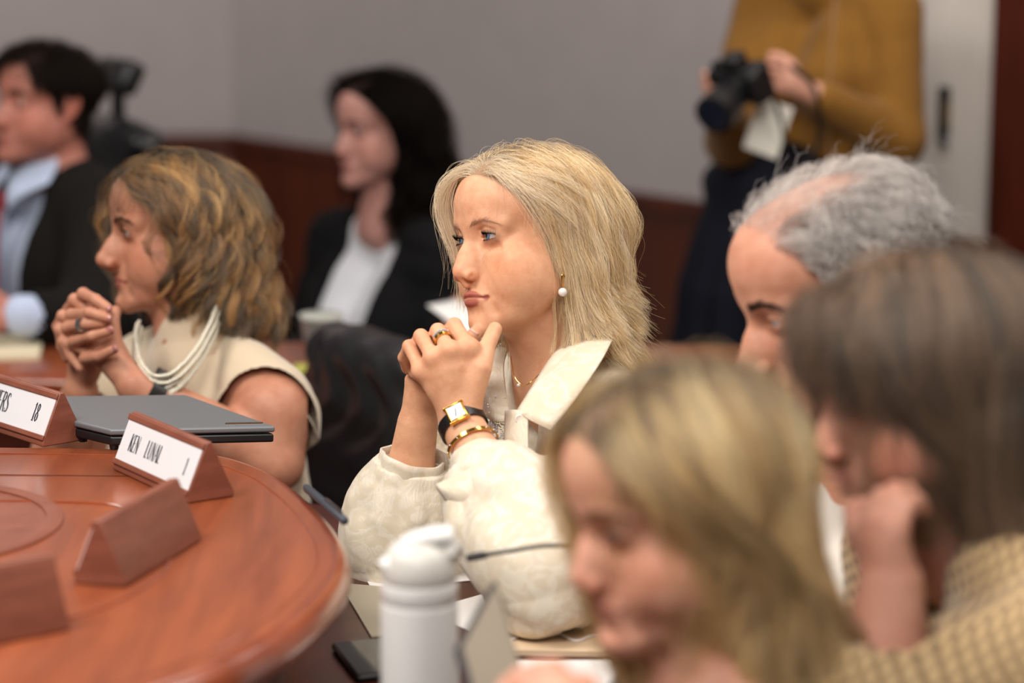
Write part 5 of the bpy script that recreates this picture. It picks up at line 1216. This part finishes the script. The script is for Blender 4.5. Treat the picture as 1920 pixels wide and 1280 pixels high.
# ================================================= man with the red tie
if True:
    F = Field(); H = eye_at(F, 34, 192, 4.62, -(90 - 44), -8, 0, .99)
    mp = dict(male=1, age=.5, roots=(26, 20, 18), lipcol=(168, 100, 92), lipmix=.6, eye_open=.7, jaw=1.06, lip=.7, nose=1.1, beard=.3); head(H, mp); NB = P(95, 328, 4.76); neck(F, H, NB, .057, .064)
    T = tframe(F, NB, -(90 - 40), 3); torso(T, .01, fem=0, sh=.17)
    shL = T.w(V(.185, .01, -.075)); shR = T.w(V(-.185, .01, -.075)); elL = P(168, 600, 4.42); elR = T.w(V(-.26, -.12, -.34)); wrL = P(35, 590, 4.34); wrR = T.w(V(-.15, -.36, -.36))
    fw = Frame(F)
    for s_, e_, w_ in ((shL, elL, wrL), (shR, elR, wrR)): fw.chain([s_, e_], [.05, .042], .03); fw.chain([e_, w_], [.042, .028], .012)
    easy = globals().get('easy_hand')
    def easy_hand2(F, wr, fwd, side, curl=.5, r=(.0105, .0102, .0098, .009)):
        fwd = nrm(fwd); side = nrm(side - fwd * (side @ fwd)); up = np.cross(fwd, side); m, p, d, t = [], [], [], []
        for i in range(4):
            b = wr + fwd * (.09 - .006 * abs(i - 1)) + side * (.028 - .021 * i); L = (.042, .047, .044, .034)[i]
            dd = lambda a: fwd * math.cos(a) - up * math.sin(a)
            p_ = b + dd(curl * .7) * L; d_ = p_ + dd(curl * 1.7) * L * .62; m.append(b); p.append(p_); d.append(d_); t.append(d_ + dd(curl * 2.4) * L * .5)
        th = [wr + fwd * .02 + side * .018, wr + fwd * .055 + side * .044 - up * .012, wr + fwd * .088 + side * .052 - up * .022, wr + fwd * .112 + side * .046 - up * .03]
        hand(F, wr, m, p, d, t, th, r)
    easy_hand2(F, wrL, V(-1, -.25, .02), V(-.2, .4, 1)); easy_hand2(F, wrR, V(0, -1, 0), V(.8, 0, .4))
    mm = body_of('man with short dark hair, dark suit jacket, pale blue shirt and red tie', F, H, mp, (184, 122, 106), [shL, shR, elL, elR, wrL, wrR, P(-60, 600, 4.3)], .004)
    eyes(H, mm, (-.1, -.05), (66, 52, 42)); brow(H, mm, M_HAIRB, (30, 22, 18), surf=F, n=260, w=1.6)
    def m_comb(R0, d): d[:, 1] += -.75 * sstep(.0, .08, -R0[:, 1]) + .3 * sstep(.0, -.05, -R0[:, 1]); return d
    make_hair(H, mm, dict(n=14000, k=9, roots=1, hairline=-.004, length=lambda R0, rs: (.020 + .050 * sstep(.03, .09, R0[:, 2])) * (1 + .2 * rs.normal(size=len(R0))), thick=.016, layer=lambda R0: .25 + 1.0 * sstep(.03, .10, R0[:, 2]), part=.03, comb_back=.25, comb=m_comb, grav=.12, lift=.6,
              cols=[(24, 18, 16), (34, 26, 22)], rad=.00022, clumps=900, clump=.4), M_HAIRB, seed=31)
    M_SH = cloth_mat('pale_blue_shirt', lin((186, 200, 226)), .8, .1); M_JK = cloth_mat('brown_suit', lin((17, 14, 12)), .9, .0, 500, .3); M_TIE = cloth_mat('red_tie', lin((140, 20, 42)), .5, .2)
    def cutn(F):
        fn, c, r = f_cone(NB, H.w(V(0, -.01, -.05)), .060, .062); F.add(fn, c, r, .003, 's')
    Fs = Field(); Ts = Frame(Fs, T.R, T.t); torso(Ts, .018, fem=0, sh=.17); fs_ = Frame(Fs); a1 = H.w(L3(0, -.028, -.05)); fs_.cone(NB - (a1 - NB) * .1, NB + (a1 - NB) * .42, .070, .064, .02); cutn(Fs)
    for s_, e_, w_ in ((shL, elL, wrL), (shR, elR, wrR)): fs_.chain([e_, w_ - nrm(w_ - e_) * .005], [.046, .037], .01)
    lo2, hi2 = bbox([T.w(V(.2, .15, 0)), T.w(V(-.2, -.15, 0)), T.w(V(0, -.2, -.5)), T.w(V(0, .15, -.5)), wrL, wrR, a1], .06); lo2[2] = .7
    cloth_obj('shirt', Fs, lo2, hi2, .006, M_SH, mm)
    for s in (-1, 1):
        bm = bmesh.new(); add_sheet(bm, patch([[T.w(p) for p in r] for r in ([V(s * .004, -.082, .018), V(s * .02, -.108, -.01), V(s * .035, -.118, -.052)], [V(s * .040, -.065, .040), V(s * .05, -.09, .01), V(s * .055, -.11, -.03)], [V(s * .066, -.02, .055), V(s * .085, -.03, .03), V(s * .098, -.06, -.0)])], 8, 8), .004); bm_obj('shirt_collar', bm, M_SH, mm, sm='all')
    bm = bmesh.new(); tp = [T.w(V(0, -.105, -.02)), T.w(V(0, -.118, -.045)), T.w(V(.0, -.135, -.10)), T.w(V(0, -.155, -.22)), T.w(V(0, -.150, -.36)), T.w(V(0, -.148, -.42))]
    add_tube(bm, tp, [.021, .015, .021, .030, .040, .030], 14, True, .22, side=tuple(T.R @ V(1, 0, 0))); bm_obj('tie', bm, M_TIE, mm)
    def cutj(F):
        fn, c, r = f_cone(NB, H.w(V(0, 0, -.04)), .078, .08); F.add(fn, c, r, .01, 's'); fn, c, r = f_cone(T.w(V(0, -.12, .0)), T.w(V(.0, -.20, -.46)), .095, .055); F.add(fn, c, r, .012, 's')
    jacket(mm, T, [(shL, elL, wrL - nrm(wrL - elL) * .045), (shR, elR, wrR - nrm(wrR - elR) * .045)], M_JK, .026, .006, fem=0, sh=.17, cut=cutj, rr=(.070, .062, .052, .044), seed=6)
    ax = nrm(wrL - elL); ring_band('wristwatch', wrL + ax * .0, ax, .031, .020, .005, mat('pale_watch', lin((196, 188, 160)), .3, .5), mm, ref=(0, -1, 0))
    seated_legs(mm, T, M_JK, .34); 
    chair((-1.13, 5.02), -(PI / 2 - .55), 'tall black chair with headrest behind the man in the red tie', bh=.52, bw=.22, z_top=1.075, head_rest=True)

# ================================================= photographer
if True:
    F = Field(); NB = P(1545, -45, 5.0); T = tframe(F, NB, -(90 - 50), 0); torso(T, 0, sh=.15)
    H = head_frame(F, NB + V(-.05, -.03, .165), -(90 - 45), 22, 0, .98); pp_ = dict(age=.3, roots=(30, 24, 22)); head(H, pp_); neck(F, H, NB, .046, .052)
    shL = T.w(V(.160, .01, -.07)); shR = T.w(V(-.160, .01, -.07)); elL = P(1682, 262, 4.88); elR = P(1372, 262, 4.98); wrL = P(1530, 178, 4.76); wrR = P(1352, 200, 4.80); fw = Frame(F)
    for s_, e_, w_ in ((shL, elL, wrL), (shR, elR, wrR)): fw.chain([s_, e_], [.044, .036], .03); fw.chain([e_, w_], [.036, .025], .012)
    m_ = [P(1475, 128, 4.74), P(1468, 142, 4.735), P(1466, 156, 4.735), P(1470, 170, 4.74)]; p_ = [P(1448, 118, 4.71), P(1440, 136, 4.70), P(1438, 152, 4.70), P(1444, 166, 4.705)]
    d_ = [P(1432, 120, 4.69), P(1424, 140, 4.685), P(1424, 156, 4.685), P(1430, 170, 4.69)]; t_ = [P(1420, 124, 4.70), P(1412, 144, 4.69), P(1412, 160, 4.69), P(1420, 174, 4.695)]
    hand(F, wrL, m_, p_, d_, t_, [P(1505, 158, 4.76), P(1480, 118, 4.77), P(1462, 106, 4.775), P(1446, 104, 4.78)], (.009, .0088, .0085, .008))
    m2 = [P(1335, 150, 4.76), P(1334, 162, 4.755), P(1336, 174, 4.755), P(1342, 186, 4.76)]; p2 = [P(1322, 140, 4.72), P(1322, 156, 4.71), P(1326, 172, 4.71), P(1334, 186, 4.715)]
    d2 = [P(1326, 142, 4.695), P(1330, 158, 4.685), P(1336, 172, 4.685), P(1344, 184, 4.69)]; t2 = [P(1338, 144, 4.68), P(1344, 160, 4.67), P(1350, 174, 4.67), P(1356, 184, 4.68)]
    hand(F, wrR, m2, p2, d2, t2, [P(1350, 180, 4.80), P(1338, 156, 4.80), P(1328, 146, 4.80), P(1320, 142, 4.79)], (.009, .0088, .0085, .008))
    fw.chain([T.w(V(.08, 0, -.5)), V(T.w(V(.08, 0, 0))[0], T.w(V(.08, 0, 0))[1], .5), V(T.w(V(.09, 0, 0))[0], T.w(V(.09, 0, 0))[1], .08)], [.09, .06, .035], .03)
    fw.chain([T.w(V(-.08, 0, -.5)), V(T.w(V(-.08, 0, 0))[0], T.w(V(-.08, 0, 0))[1], .5), V(T.w(V(-.09, 0, 0))[0], T.w(V(-.09, 0, 0))[1], .08)], [.09, .06, .035], .03)
    ph_ = body_of('standing person in mustard sweater and navy skirt holding a camera, head out of frame', F, H, pp_, (214, 160, 138), [shL, shR, elL, elR, wrL, wrR, P(1320, 150, 4.68), V(NB[0], NB[1], .05)], .0045, .02)
    make_hair(H, ph_, dict(n=7000, k=14, roots=1, length=.30, thick=.02, cols=[(30, 24, 22), (44, 34, 28)], rad=.0004, clumps=200), M_HAIRB, seed=41)
    M_MUS = cloth_mat('mustard_knit', lin((128, 88, 32)), .9, .1, 500, .4, .08); M_NAVY = cloth_mat('navy_skirt', lin((12, 14, 26)), .9, 0)
    def neckh(F): fn, c, r = f_cone(NB + V(0, 0, .03), H.w(V(0, 0, 0)), .052, .05); F.add(fn, c, r, .003, 's')
    def exn(F, fr): pass
    Fj = Field(); Tj = Frame(Fj, T.R, T.t); torso(Tj, .008, sh=.13, k=.04); fj = Frame(Fj); fj.cone(NB - V(0, 0, .02), NB + V(-.012, -.01, .055), .066, .060, .02)
    for s_, e_, c_ in ((shL, elL, wrL), (shR, elR, wrR)): fj.chain([s_, s_ + (e_ - s_) * .5, e_], [.060, .058, .053], .03); fj.chain([e_, e_ + (c_ - e_) * .5, c_ - nrm(c_ - e_) * .02], [.054, .045, .036], .02)
    Fj.add(folds(.0035, 30, 9), NB - V(0, 0, .25), .7, 0, 'd'); neckh(Fj)
    lo2, hi2 = bbox([shL, shR, elL, elR, wrL, wrR, T.w(V(.2, .15, 0)), T.w(V(-.2, -.15, 0)), T.w(V(0, -.2, -.3)), NB + V(0, 0, .06)], .07); lo2[2] = T.t[2] - .47
    cloth_obj('sweater', Fj, lo2, hi2, .006, M_MUS, ph_)
    Fk = Field(); Tk = Frame(Fk, rotz(T.yaw), T.t + V(-.055, 0, 0)); zz = T.t[2]
    Tk.ell(V(0, .0, -.43), (.205, .155, .07), .0); Tk.ell(V(.03, .0, -.54), (.215, .165, .13), .04); Tk.cone(V(0, 0, -.50), V(0, 0, -.64), .17, .23, .06); Tk.cone(V(0, 0, -.62), V(0, 0, -zz + .30), .205, .34, .05)
    def pleat(Q, T=T): q = (Q - T.t) @ rotz(T.yaw); return .010 * np.sin(22 * np.arctan2(q[:, 1], q[:, 0])) * sstep(-.40, -.75, q[:, 2])
    Fk.add(pleat, NB - V(0, 0, .8), .9, 0, 'd'); c = Tk.w(V(0, 0, 0)); fk = Field()
    lo2 = V(c[0] - .42, c[1] - .42, .30); hi2 = V(c[0] + .42, c[1] + .42, T.t[2] - .36); pass
    cloth_obj('skirt', Fk, lo2, hi2, .009, M_NAVY, ph_)
    for s in (-1, 1):
        Fz = Field(); fz = Frame(Fz, rotz(T.yaw), V(T.t[0], T.t[1], 0)); fz.chain([V(s * .09, .03, .04), V(s * .09, -.06, .035), V(s * .09, -.15, .028)], [.042, .042, .032], .01); c = fz.w(V(s * .09, -.06, .04)); v, q = surface(Fz, c - V(.2, .2, .045), c + V(.2, .2, .06), .007); raw_mesh('shoe', v, q, M_BLACK, ph_)
    # lanyard with badge, camera
    bm = bmesh.new(); add_tube(bm, [P(1568, -30, 4.87), P(1562, 60, 4.805), P(1556, 140, 4.79), P(1552, 200, 4.80), P(1554, 300, 4.86)], .0075, 10, True, .2); bm_obj('lanyard', bm, cloth_mat('tan_strap', lin((168, 136, 104))), ph_)
    bd = empty('badge', P(1440, 240, 4.72)); bd.parent = ph_; bm = bmesh.new(); cb_ = P(1440, 240, 4.72); Rb = rotz(-.35) @ roty(.30); add_box(bm, cb_, (.072, .003, .105), Rb)
    o = bm_obj('badge_card', bm, mat('badge_white', lin((240, 236, 224)), .5), bd, bevel=.001, sm=False); o.matrix_parent_inverse = Matrix.Translation(Vector(cb_)).inverted()
    kx = empty('camera', P(1390, 155, 4.66)); tag(kx, 'black camera held in both hands in front of the mustard sweater', 'camera'); cc = V(*kx.location); Rk = rotz(-.6) @ rotx(.45) @ roty(-.1)
    def kp(fn_, name, m, **k):
        bm = bmesh.new(); fn_(bm); return keep_world(bm_obj(name, bm, m, **k), kx)
    kp(lambda bm: add_box(bm, cc, (.118, .048, .075), Rk), 'camera_body', M_BLACK, bevel=.008, seg=3)
    kp(lambda bm: add_box(bm, cc + Rk @ V(.045, -.02, 0), (.026, .04, .07), Rk), 'grip', M_BLACK, bevel=.01, seg=3)
    kp(lambda bm: add_box(bm, cc + Rk @ V(0, -.003, .048), (.042, .045, .030), Rk), 'viewfinder', M_BLACK, bevel=.008, seg=3)
    kp(lambda bm: add_tube(bm, [cc + Rk @ V(0, -.02, -.003), cc + Rk @ V(0, -.06, -.003), cc + Rk @ V(0, -.065, -.003), cc + Rk @ V(0, -.12, -.003)], [.034, .034, .037, .039], 32), 'lens', M_BLACK)
    kp(lambda bm: add_tube(bm, [cc + Rk @ V(0, -.1202, -.003), cc + Rk @ V(0, -.1206, -.003)], [.031, .031], 32), 'lens_glass', mat('lens_glass', lin((30, 34, 46)), .05))
    kp(lambda bm: add_tube(bm, [cc + Rk @ V(-.042, .0, .037), cc + Rk @ V(-.042, .0, .047)], .011, 20), 'dial', M_BLACK)
    kp(lambda bm: add_tube(bm, spline([cc + Rk @ V(.06, .0, .03), cc + V(.08, -.0, -.08), cc + V(.10, .03, -.17), cc + V(.16, .08, -.13), cc + V(.15, .06, -.02), cc + V(.10, .05, .03)], 40), .006, 8, True, .35), 'strap', M_BLACK)
# ================================================= grey-haired man
if True:
    F = Field(); H = eye_at(F, 1446, 606, 2.42, -(90 - 15), 20, 0, 1.04)
    gp = dict(male=1, nosef=.006, age=.9, roots=(150, 140, 136), rootmix=.45, lipcol=(176, 116, 104), lipmix=.5, eye_open=.55, jaw=1.08, lip=.7, nose=1.35, beard=.35, hairline=.030); head(H, gp); NB = P(1610, 880, 2.58); neck(F, H, NB, .058, .066)
    T = tframe(F, NB, -(90 - 20), 14); torso(T, .01, fem=0, sh=.17)
    shL = T.w(V(.19, .01, -.075)); shR = T.w(V(-.19, .01, -.075)); elL = T.w(V(.24, -.16, -.33)); elR = T.w(V(-.22, -.18, -.33)); elL[2] = .80; wrL = V(.22, 2.27, .80); wrR = V(.22, 2.50, .80); elL[2] = max(elL[2], .80); elR[2] = max(elR[2], .80)
    fw = Frame(F)
    for s_, e_, w_ in ((shL, elL, wrL), (shR, elR, wrR)): fw.chain([s_, e_], [.05, .042], .03); fw.chain([e_, w_], [.042, .028], .012)
    easy_hand2(F, wrL, V(-.5, .8, -.02), V(.8, .5, .3), .7); easy_hand2(F, wrR, V(-.5, -.8, -.02), V(-.8, .5, .3), .7)
    def gcol(v, c):
        Q = H.l(v); m = (.35 * np.exp(-((Q - L3(.03, .06, .075)) ** 2).sum(1) / .04 ** 2))[:, None]; return c * (1 - m) + c * np.array([1.0, .84, .76]) * m
    gm = body_of('older man with curly grey receding hair, navy suit and white open shirt, looking down', F, H, gp, (208, 152, 126), [shL, shR, elL, elR, wrL, wrR, wrL + V(-.12, 0, 0), wrR + V(-.12, 0, 0)], .003, colf=gcol)
    eyes(H, gm, (-.05, -.45), (66, 52, 42)); brow(H, gm, M_HAIRB, (58, 50, 46), surf=F, n=240, w=1.5)
    def g_dens(R0):
        f = -R0[:, 1]; z = R0[:, 2]; x = R0[:, 0]; bald = sstep(.055, .030, np.abs(x + .0)) * sstep(.045, .08, z) * sstep(-.075, -.02, f); edge = .5
        return 1 - .93 * bald
    def g_len(R0, rs): return (.020 + .022 * sstep(.02, .08, R0[:, 2])) * (1 + .25 * rs.normal(size=len(R0)))
    make_hair(H, gm, dict(n=15000, k=12, roots=1, hairline=.012, density=g_dens, length=g_len, thick=.010, comb_back=.9, comb_x=.3, grav=.06, lift=.7, wave=.004, wavelen=.022, part=0.0,
              cols=[(214, 208, 204), (178, 172, 170), (236, 230, 226), (110, 102, 100)], w=[3, 3, 2, 1.6], rad=.00013, clumps=1100, clump=.75, jit=.05, frizz=.002, fly=.05, combvar=.5), M_HAIR, seed=51)
    M_NAVYS = cloth_mat('navy_suit', lin((26, 32, 56)), .85, .2, 500, .3); M_WSH = cloth_mat('white_shirt', lin((232, 226, 216)), .8, .1)
    Fs = Field(); Ts = Frame(Fs, T.R, T.t); torso(Ts, .016, fem=0, sh=.15); fs_ = Frame(Fs); a1 = H.w(L3(0, -.028, -.05)); fs_.cone(NB - (a1 - NB) * .1, NB + (a1 - NB) * .45, .072, .066, .02)
    Ts.ell(V(0, -.085, -.24), (.12, .10, .17), .05)
    Fs.add(folds(.003, 30, 19), NB - V(0, 0, .2), .5, 0, 'd'); fn, c, r = f_cone(NB, H.w(V(0, -.01, -.05)), .061, .063); Fs.add(fn, c, r, .003, 's')
    for e_, w_ in ((elL, wrL), (elR, wrR)): fs_.chain([e_, w_ - nrm(w_ - e_) * .005], [.046, .037], .01)
    lo2, hi2 = bbox([T.w(V(.2, .15, 0)), T.w(V(-.2, -.15, 0)), T.w(V(0, -.2, -.5)), T.w(V(0, .15, -.5)), wrL, wrR, a1], .07); lo2[2] = .6
    sh_ = cloth_obj('shirt', Fs, lo2, hi2, .005, M_WSH, gm)
    def cutg(F):
        fn, c, r = f_cone(NB, H.w(V(0, 0, -.04)), .080, .08); F.add(fn, c, r, .01, 's'); fn, c, r = f_cone(T.w(V(0, -.13, .0)), T.w(V(.0, -.24, -.46)), .125, .115); F.add(fn, c, r, .012, 's')
    jacket(gm, T, [(shL, elL, wrL - nrm(wrL - elL) * .035), (shR, elR, wrR - nrm(wrR - elR) * .035)], M_NAVYS, .028, .006, fem=0, sh=.175, cut=cutg, rr=(.072, .064, .054, .046), seed=16)
    seated_legs(gm, T, M_NAVYS, .3); chair((NB[0] + .26, NB[1] + .10), -(PI / 2 - .35), 'black office chair under the grey-haired man in navy')

# ================================================= brown-haired woman in tweed
if True:
    F = Field(); H = eye_at(F, 1594, 762, 2.02, -(90 - 12), 13, 0, .95)
    bp = dict(age=.4, makeup=1, roots=(70, 50, 42), lipcol=(166, 92, 86), eye_open=.5); head(H, bp); NB = P(1815, 1010, 2.12); neck(F, H, NB, .047, .054)
    T = tframe(F, NB, -(90 - 15), 22); torso(T, 0, sh=.15)
    shL = T.w(V(.165, .01, -.07)); shR = T.w(V(-.155, .01, -.07)); elL = P(1648, 1330, 1.98); wrL = P(1670, 1095, 1.975); elR = T.w(V(-.17, -.10, -.33)); wrR = elR + V(-.04, -.20, -.0); elL[2] = max(elL[2], .795); elR[2] = .80; wrR[2] = .785; fw = Frame(F)
    fw.chain([shL, elL], [.045, .037], .03); fw.chain([elL, elL + (wrL - elL) * .4, wrL], [.038, .036, .027], .012); fw.chain([shR, elR], [.045, .037], .03); fw.chain([elR, wrR], [.037, .025], .012)
    m_ = [P(1622, 1000, 1.985), P(1640, 985, 1.972), P(1662, 985, 1.962), P(1684, 995, 1.958)]
    p_ = [P(1632, 950, 1.990), P(1655, 932, 1.978), P(1682, 932, 1.968), P(1704, 948, 1.962)]; d_ = [P(1655, 935, 2.005), P(1680, 918, 1.995), P(1705, 920, 1.985), P(1722, 940, 1.975)]; t_ = [P(1672, 945, 2.010), P(1696, 930, 2.0), P(1718, 936, 1.99), P(1732, 955, 1.98)]
    hand(F, wrL, m_, p_, d_, t_, [P(1650, 1060, 1.985), P(1612, 1010, 2.0), P(1602, 975, 2.01), P(1610, 950, 2.015)], (.0092, .009, .0086, .008))
    easy_hand2(F, wrR, V(-.6, -.8, 0), V(-.8, .6, .2), .3, (.0092, .009, .0086, .008))
    bw_ = body_of('woman with long straight brown hair in checked tweed jacket, cheek propped on her hand', F, H, bp, (208, 152, 130), [shL, shR, elL, elR, wrL, wrR, wrR + V(-.2, 0, 0)], .003)
    eyes(H, bw_, (0, -.4), (66, 52, 42)); brow(H, bw_, M_HAIRB, (70, 50, 42), surf=F, n=140)
    def b_lay(R0): return 1 + .8 * sstep(.0, -.06, -R0[:, 1]) * sstep(.09, .04, R0[:, 2]) + .4 * sstep(.02, .07, -R0[:, 1])
    def b_style(cur, t, R0):
        o = np.zeros_like(cur); near = sstep(-.01, .02, R0[:, 0]); fr = sstep(.0, .06, -R0[:, 1]); o[:, 1] += .40 * near * float(sstep(.25, .5, t)) * (.35 + sstep(-.03, .02, -R0[:, 1]) * (1 - sstep(.03, .06, -R0[:, 1]))); o[:, 1] -= .10 * fr * float(sstep(.25, .05, t)); return o
    make_hair(H, bw_, dict(n=16000, k=22, roots=1, length=lambda R0, rs: (.27 + .55 * np.maximum(R0[:, 2], 0) - .22 * sstep(.025, .055, -R0[:, 1])) * (1 + .07 * rs.normal(size=len(R0))), thick=.022, layer=b_lay, part=-.012, comb_back=.0, comb_front=-.05, grav=.34, style=b_style, lift=.35,
              cvar=.8, cols=[(92, 64, 46), (128, 96, 72), (50, 34, 26), (156, 124, 96)], w=[3, 2.2, 2.6, 1.4], rad=.00020, clumps=350, clump=.6, clvar=.02), M_HAIR, seed=61)
    M_TW = mat('tweed', rough=.95); N_, L_, b_ = nodes(M_TW); tc = N_.new('ShaderNodeTexCoord'); mp_ = N_.new('ShaderNodeMapping'); mp_.inputs['Rotation'].default_value = (.4, .5, .7); L_.new(tc.outputs['Object'], mp_.inputs[0])
    ws = []
    for ax_, sc_ in (('X', 27), ('Z', 27)):
        w_ = N_.new('ShaderNodeTexWave'); w_.bands_direction = ax_; w_.inputs['Scale'].default_value = sc_; w_.inputs['Distortion'].default_value = .6; w_.inputs['Detail'].default_value = 1; L_.new(mp_.outputs[0], w_.inputs[0]); ws.append(w_)
    ad = N_.new('ShaderNodeMath'); ad.operation = 'MULTIPLY'; L_.new(ws[0].outputs[1], ad.inputs[0]); L_.new(ws[1].outputs[1], ad.inputs[1])
    r_ = ramp(M_TW, ad.outputs[0], [(.02, lin((200, 170, 126))), (.20, lin((188, 156, 112))), (.42, lin((104, 82, 60))), (1, lin((62, 50, 42)))]); L_.new(r_.outputs[0], b_.inputs['Base Color']); b_.inputs['Sheen Weight'].default_value = .3; bump(M_TW, tex_noise(M_TW, 500, 3).outputs[0], .5, .001)
    def cutb(F): fn, c, r = f_cone(NB, H.w(V(0, 0, -.05)), .060, .06); F.add(fn, c, r, .01, 's'); vcut(F, T, .05)
    jacket(bw_, T, [(shL, elL, elL + (wrL - elL) * .34), (shR, elR, wrR - nrm(wrR - elR) * .03)], M_TW, .020, .005, cut=cutb, rr=(.066, .060, .054, .050), seed=26, A=.005)
    Fs = Field(); Ts = Frame(Fs, T.R, T.t); torso(Ts, .008, sh=.12); lo2, hi2 = bbox([T.w(V(.18, .1, 0)), T.w(V(-.18, -.15, 0)), T.w(V(0, -.2, -.4))], .06); lo2[2] = .7
    fn, c, r = f_cone(NB, H.w(V(0, 0, -.05)), .056, .06); Fs.add(fn, c, r, .004, 's'); cloth_obj('dark_top', Fs, lo2, hi2, .006, cloth_mat('dark_top', lin((30, 30, 38))), bw_)
    seated_legs(bw_, T, cloth_mat('brown_trousers', lin((50, 40, 36))), .3); chair((NB[0] + .28, NB[1] + .12), -(PI / 2 - .3), 'black office chair under the woman in tweed')

# ================================================= blonde woman nearest
if True:
    F = Field(); H = eye_at(F, 1146, 1003, 1.89, -(90 - 24), 13, 0, .94)
    fp = dict(age=.6, makeup=1, roots=(96, 76, 56), lipcol=(170, 98, 92), eye_open=.35); head(H, fp); NB = P(1345, 1330, 1.98); neck(F, H, NB, .047, .054)
    T = tframe(F, NB, -(90 - 15), 18); torso(T, 0, sh=.15)
    shL = T.w(V(.165, .01, -.07)); shR = T.w(V(-.155, .01, -.07)); elL = P(1130, 1560, 1.80); wrL = P(1075, 1375, 1.82); elR = P(1000, 1560, 1.98); wrR = P(985, 1375, 1.92); elL[2] = max(elL[2], .79); elR[2] = max(elR[2], .79); wrL[2] = max(wrL[2], .84); wrR[2] = max(wrR[2], .84); fw = Frame(F)
    for s_, e_, w_ in ((shL, elL, wrL), (shR, elR, wrR)): fw.chain([s_, e_], [.044, .036], .03); fw.chain([e_, w_], [.036, .026], .012)
    m_ = [P(1085, 1307, 1.820), P(1060, 1307, 1.815), P(1030, 1320, 1.815), P(1005, 1345, 1.822)]; p_ = [P(1040, 1257, 1.84), P(1008, 1260, 1.84), P(975, 1273, 1.845), P(950, 1295, 1.85)]
    d_ = [P(1010, 1270, 1.865), P(980, 1280, 1.868), P(950, 1300, 1.87), P(935, 1320, 1.87)]; t_ = [P(1015, 1300, 1.878), P(985, 1310, 1.878), P(958, 1327, 1.88), P(945, 1343, 1.88)]
    hand(F, wrL, m_, p_, d_, t_, [P(1110, 1385, 1.82), P(1118, 1330, 1.835), P(1108, 1300, 1.85), P(1098, 1280, 1.865)], (.0095, .0093, .009, .0082), pr=.0132)
    m2 = [P(1035, 1307, 1.895), P(1010, 1315, 1.90), P(985, 1335, 1.905), P(965, 1360, 1.905)]; p2 = [P(985, 1270, 1.90), P(958, 1285, 1.90), P(940, 1307, 1.90), P(930, 1335, 1.90)]
    d2 = [P(985, 1285, 1.875), P(965, 1300, 1.875), P(950, 1320, 1.875), P(945, 1345, 1.875)]; t2 = [P(1005, 1300, 1.865), P(985, 1315, 1.865), P(970, 1335, 1.865), P(962, 1357, 1.865)]
    hand(F, wrR, m2, p2, d2, t2, [P(1030, 1380, 1.90), P(1055, 1330, 1.885), P(1065, 1297, 1.88), P(1070, 1277, 1.88)], (.0095, .0093, .009, .0082), pr=.0132)
    fb_ = body_of('blonde woman nearest of all, looking down with closed lids, fingers near her chin', F, H, fp, (222, 166, 142), [shL, shR, elL, elR, wrL, wrR, P(920, 1230, 1.85)], .003)
    eyes(H, fb_, (0, -.6), (96, 116, 138)); brow(H, fb_, M_HAIRB, (130, 100, 76), surf=F, n=140); lashes(H, fb_, M_HAIRB, op=.35)
    def f_lay(R0): return 1 + .8 * sstep(.0, -.06, -R0[:, 1]) * sstep(.09, .04, R0[:, 2]) + .5 * sstep(.02, .07, -R0[:, 1])
    def f_style(cur, t, R0):
        o = np.zeros_like(cur); near = sstep(-.01, .02, R0[:, 0]); fr = sstep(.0, .06, -R0[:, 1]); o[:, 1] += .30 * near * float(sstep(.1, .3, t)) * (.3 + fr); return o
    def f_comb(R0, d): d[:, 1] += .35 * sstep(.0, .07, -R0[:, 1]) * sstep(-.02, .02, R0[:, 0]); return d
    make_hair(H, fb_, dict(n=16000, k=22, roots=1, length=lambda R0, rs: (.26 + .75 * np.maximum(R0[:, 2], 0)) * (1 + .07 * rs.normal(size=len(R0))), thick=.018, layer=f_lay, part=.0, comb_back=.05, comb=f_comb, grav=.32, style=f_style, lift=.4,
              cols=[(240, 204, 138), (253, 230, 176), (178, 138, 82), (112, 82, 48)], w=[3, 2.4, 2, 1.2], rootcol=(92, 72, 52), rootlen=.25, rad=.00020, clumps=260, clump=.65, wave=.006, wavelen=.12, clvar=.02), M_HAIR, seed=71)
    M_CH = cloth_mat('charcoal_knit', lin((58, 54, 56)), .9, .2)
    def cutf(F): fn, c, r = f_cone(NB, H.w(V(0, 0, -.05)), .058, .058); F.add(fn, c, r, .008, 's')
    jacket(fb_, T, [(shL, elL, wrL - nrm(wrL - elL) * .05), (shR, elR, wrR - nrm(wrR - elR) * .05)], M_CH, .014, .006, cut=cutf, name='sweater', rr=(.058, .05, .044, .036), seed=36)
    seated_legs(fb_, T, M_CH, .3); chair((NB[0] + .14, NB[1] - .06), -(PI / 2 - .3), 'black office chair under the nearest blonde woman')
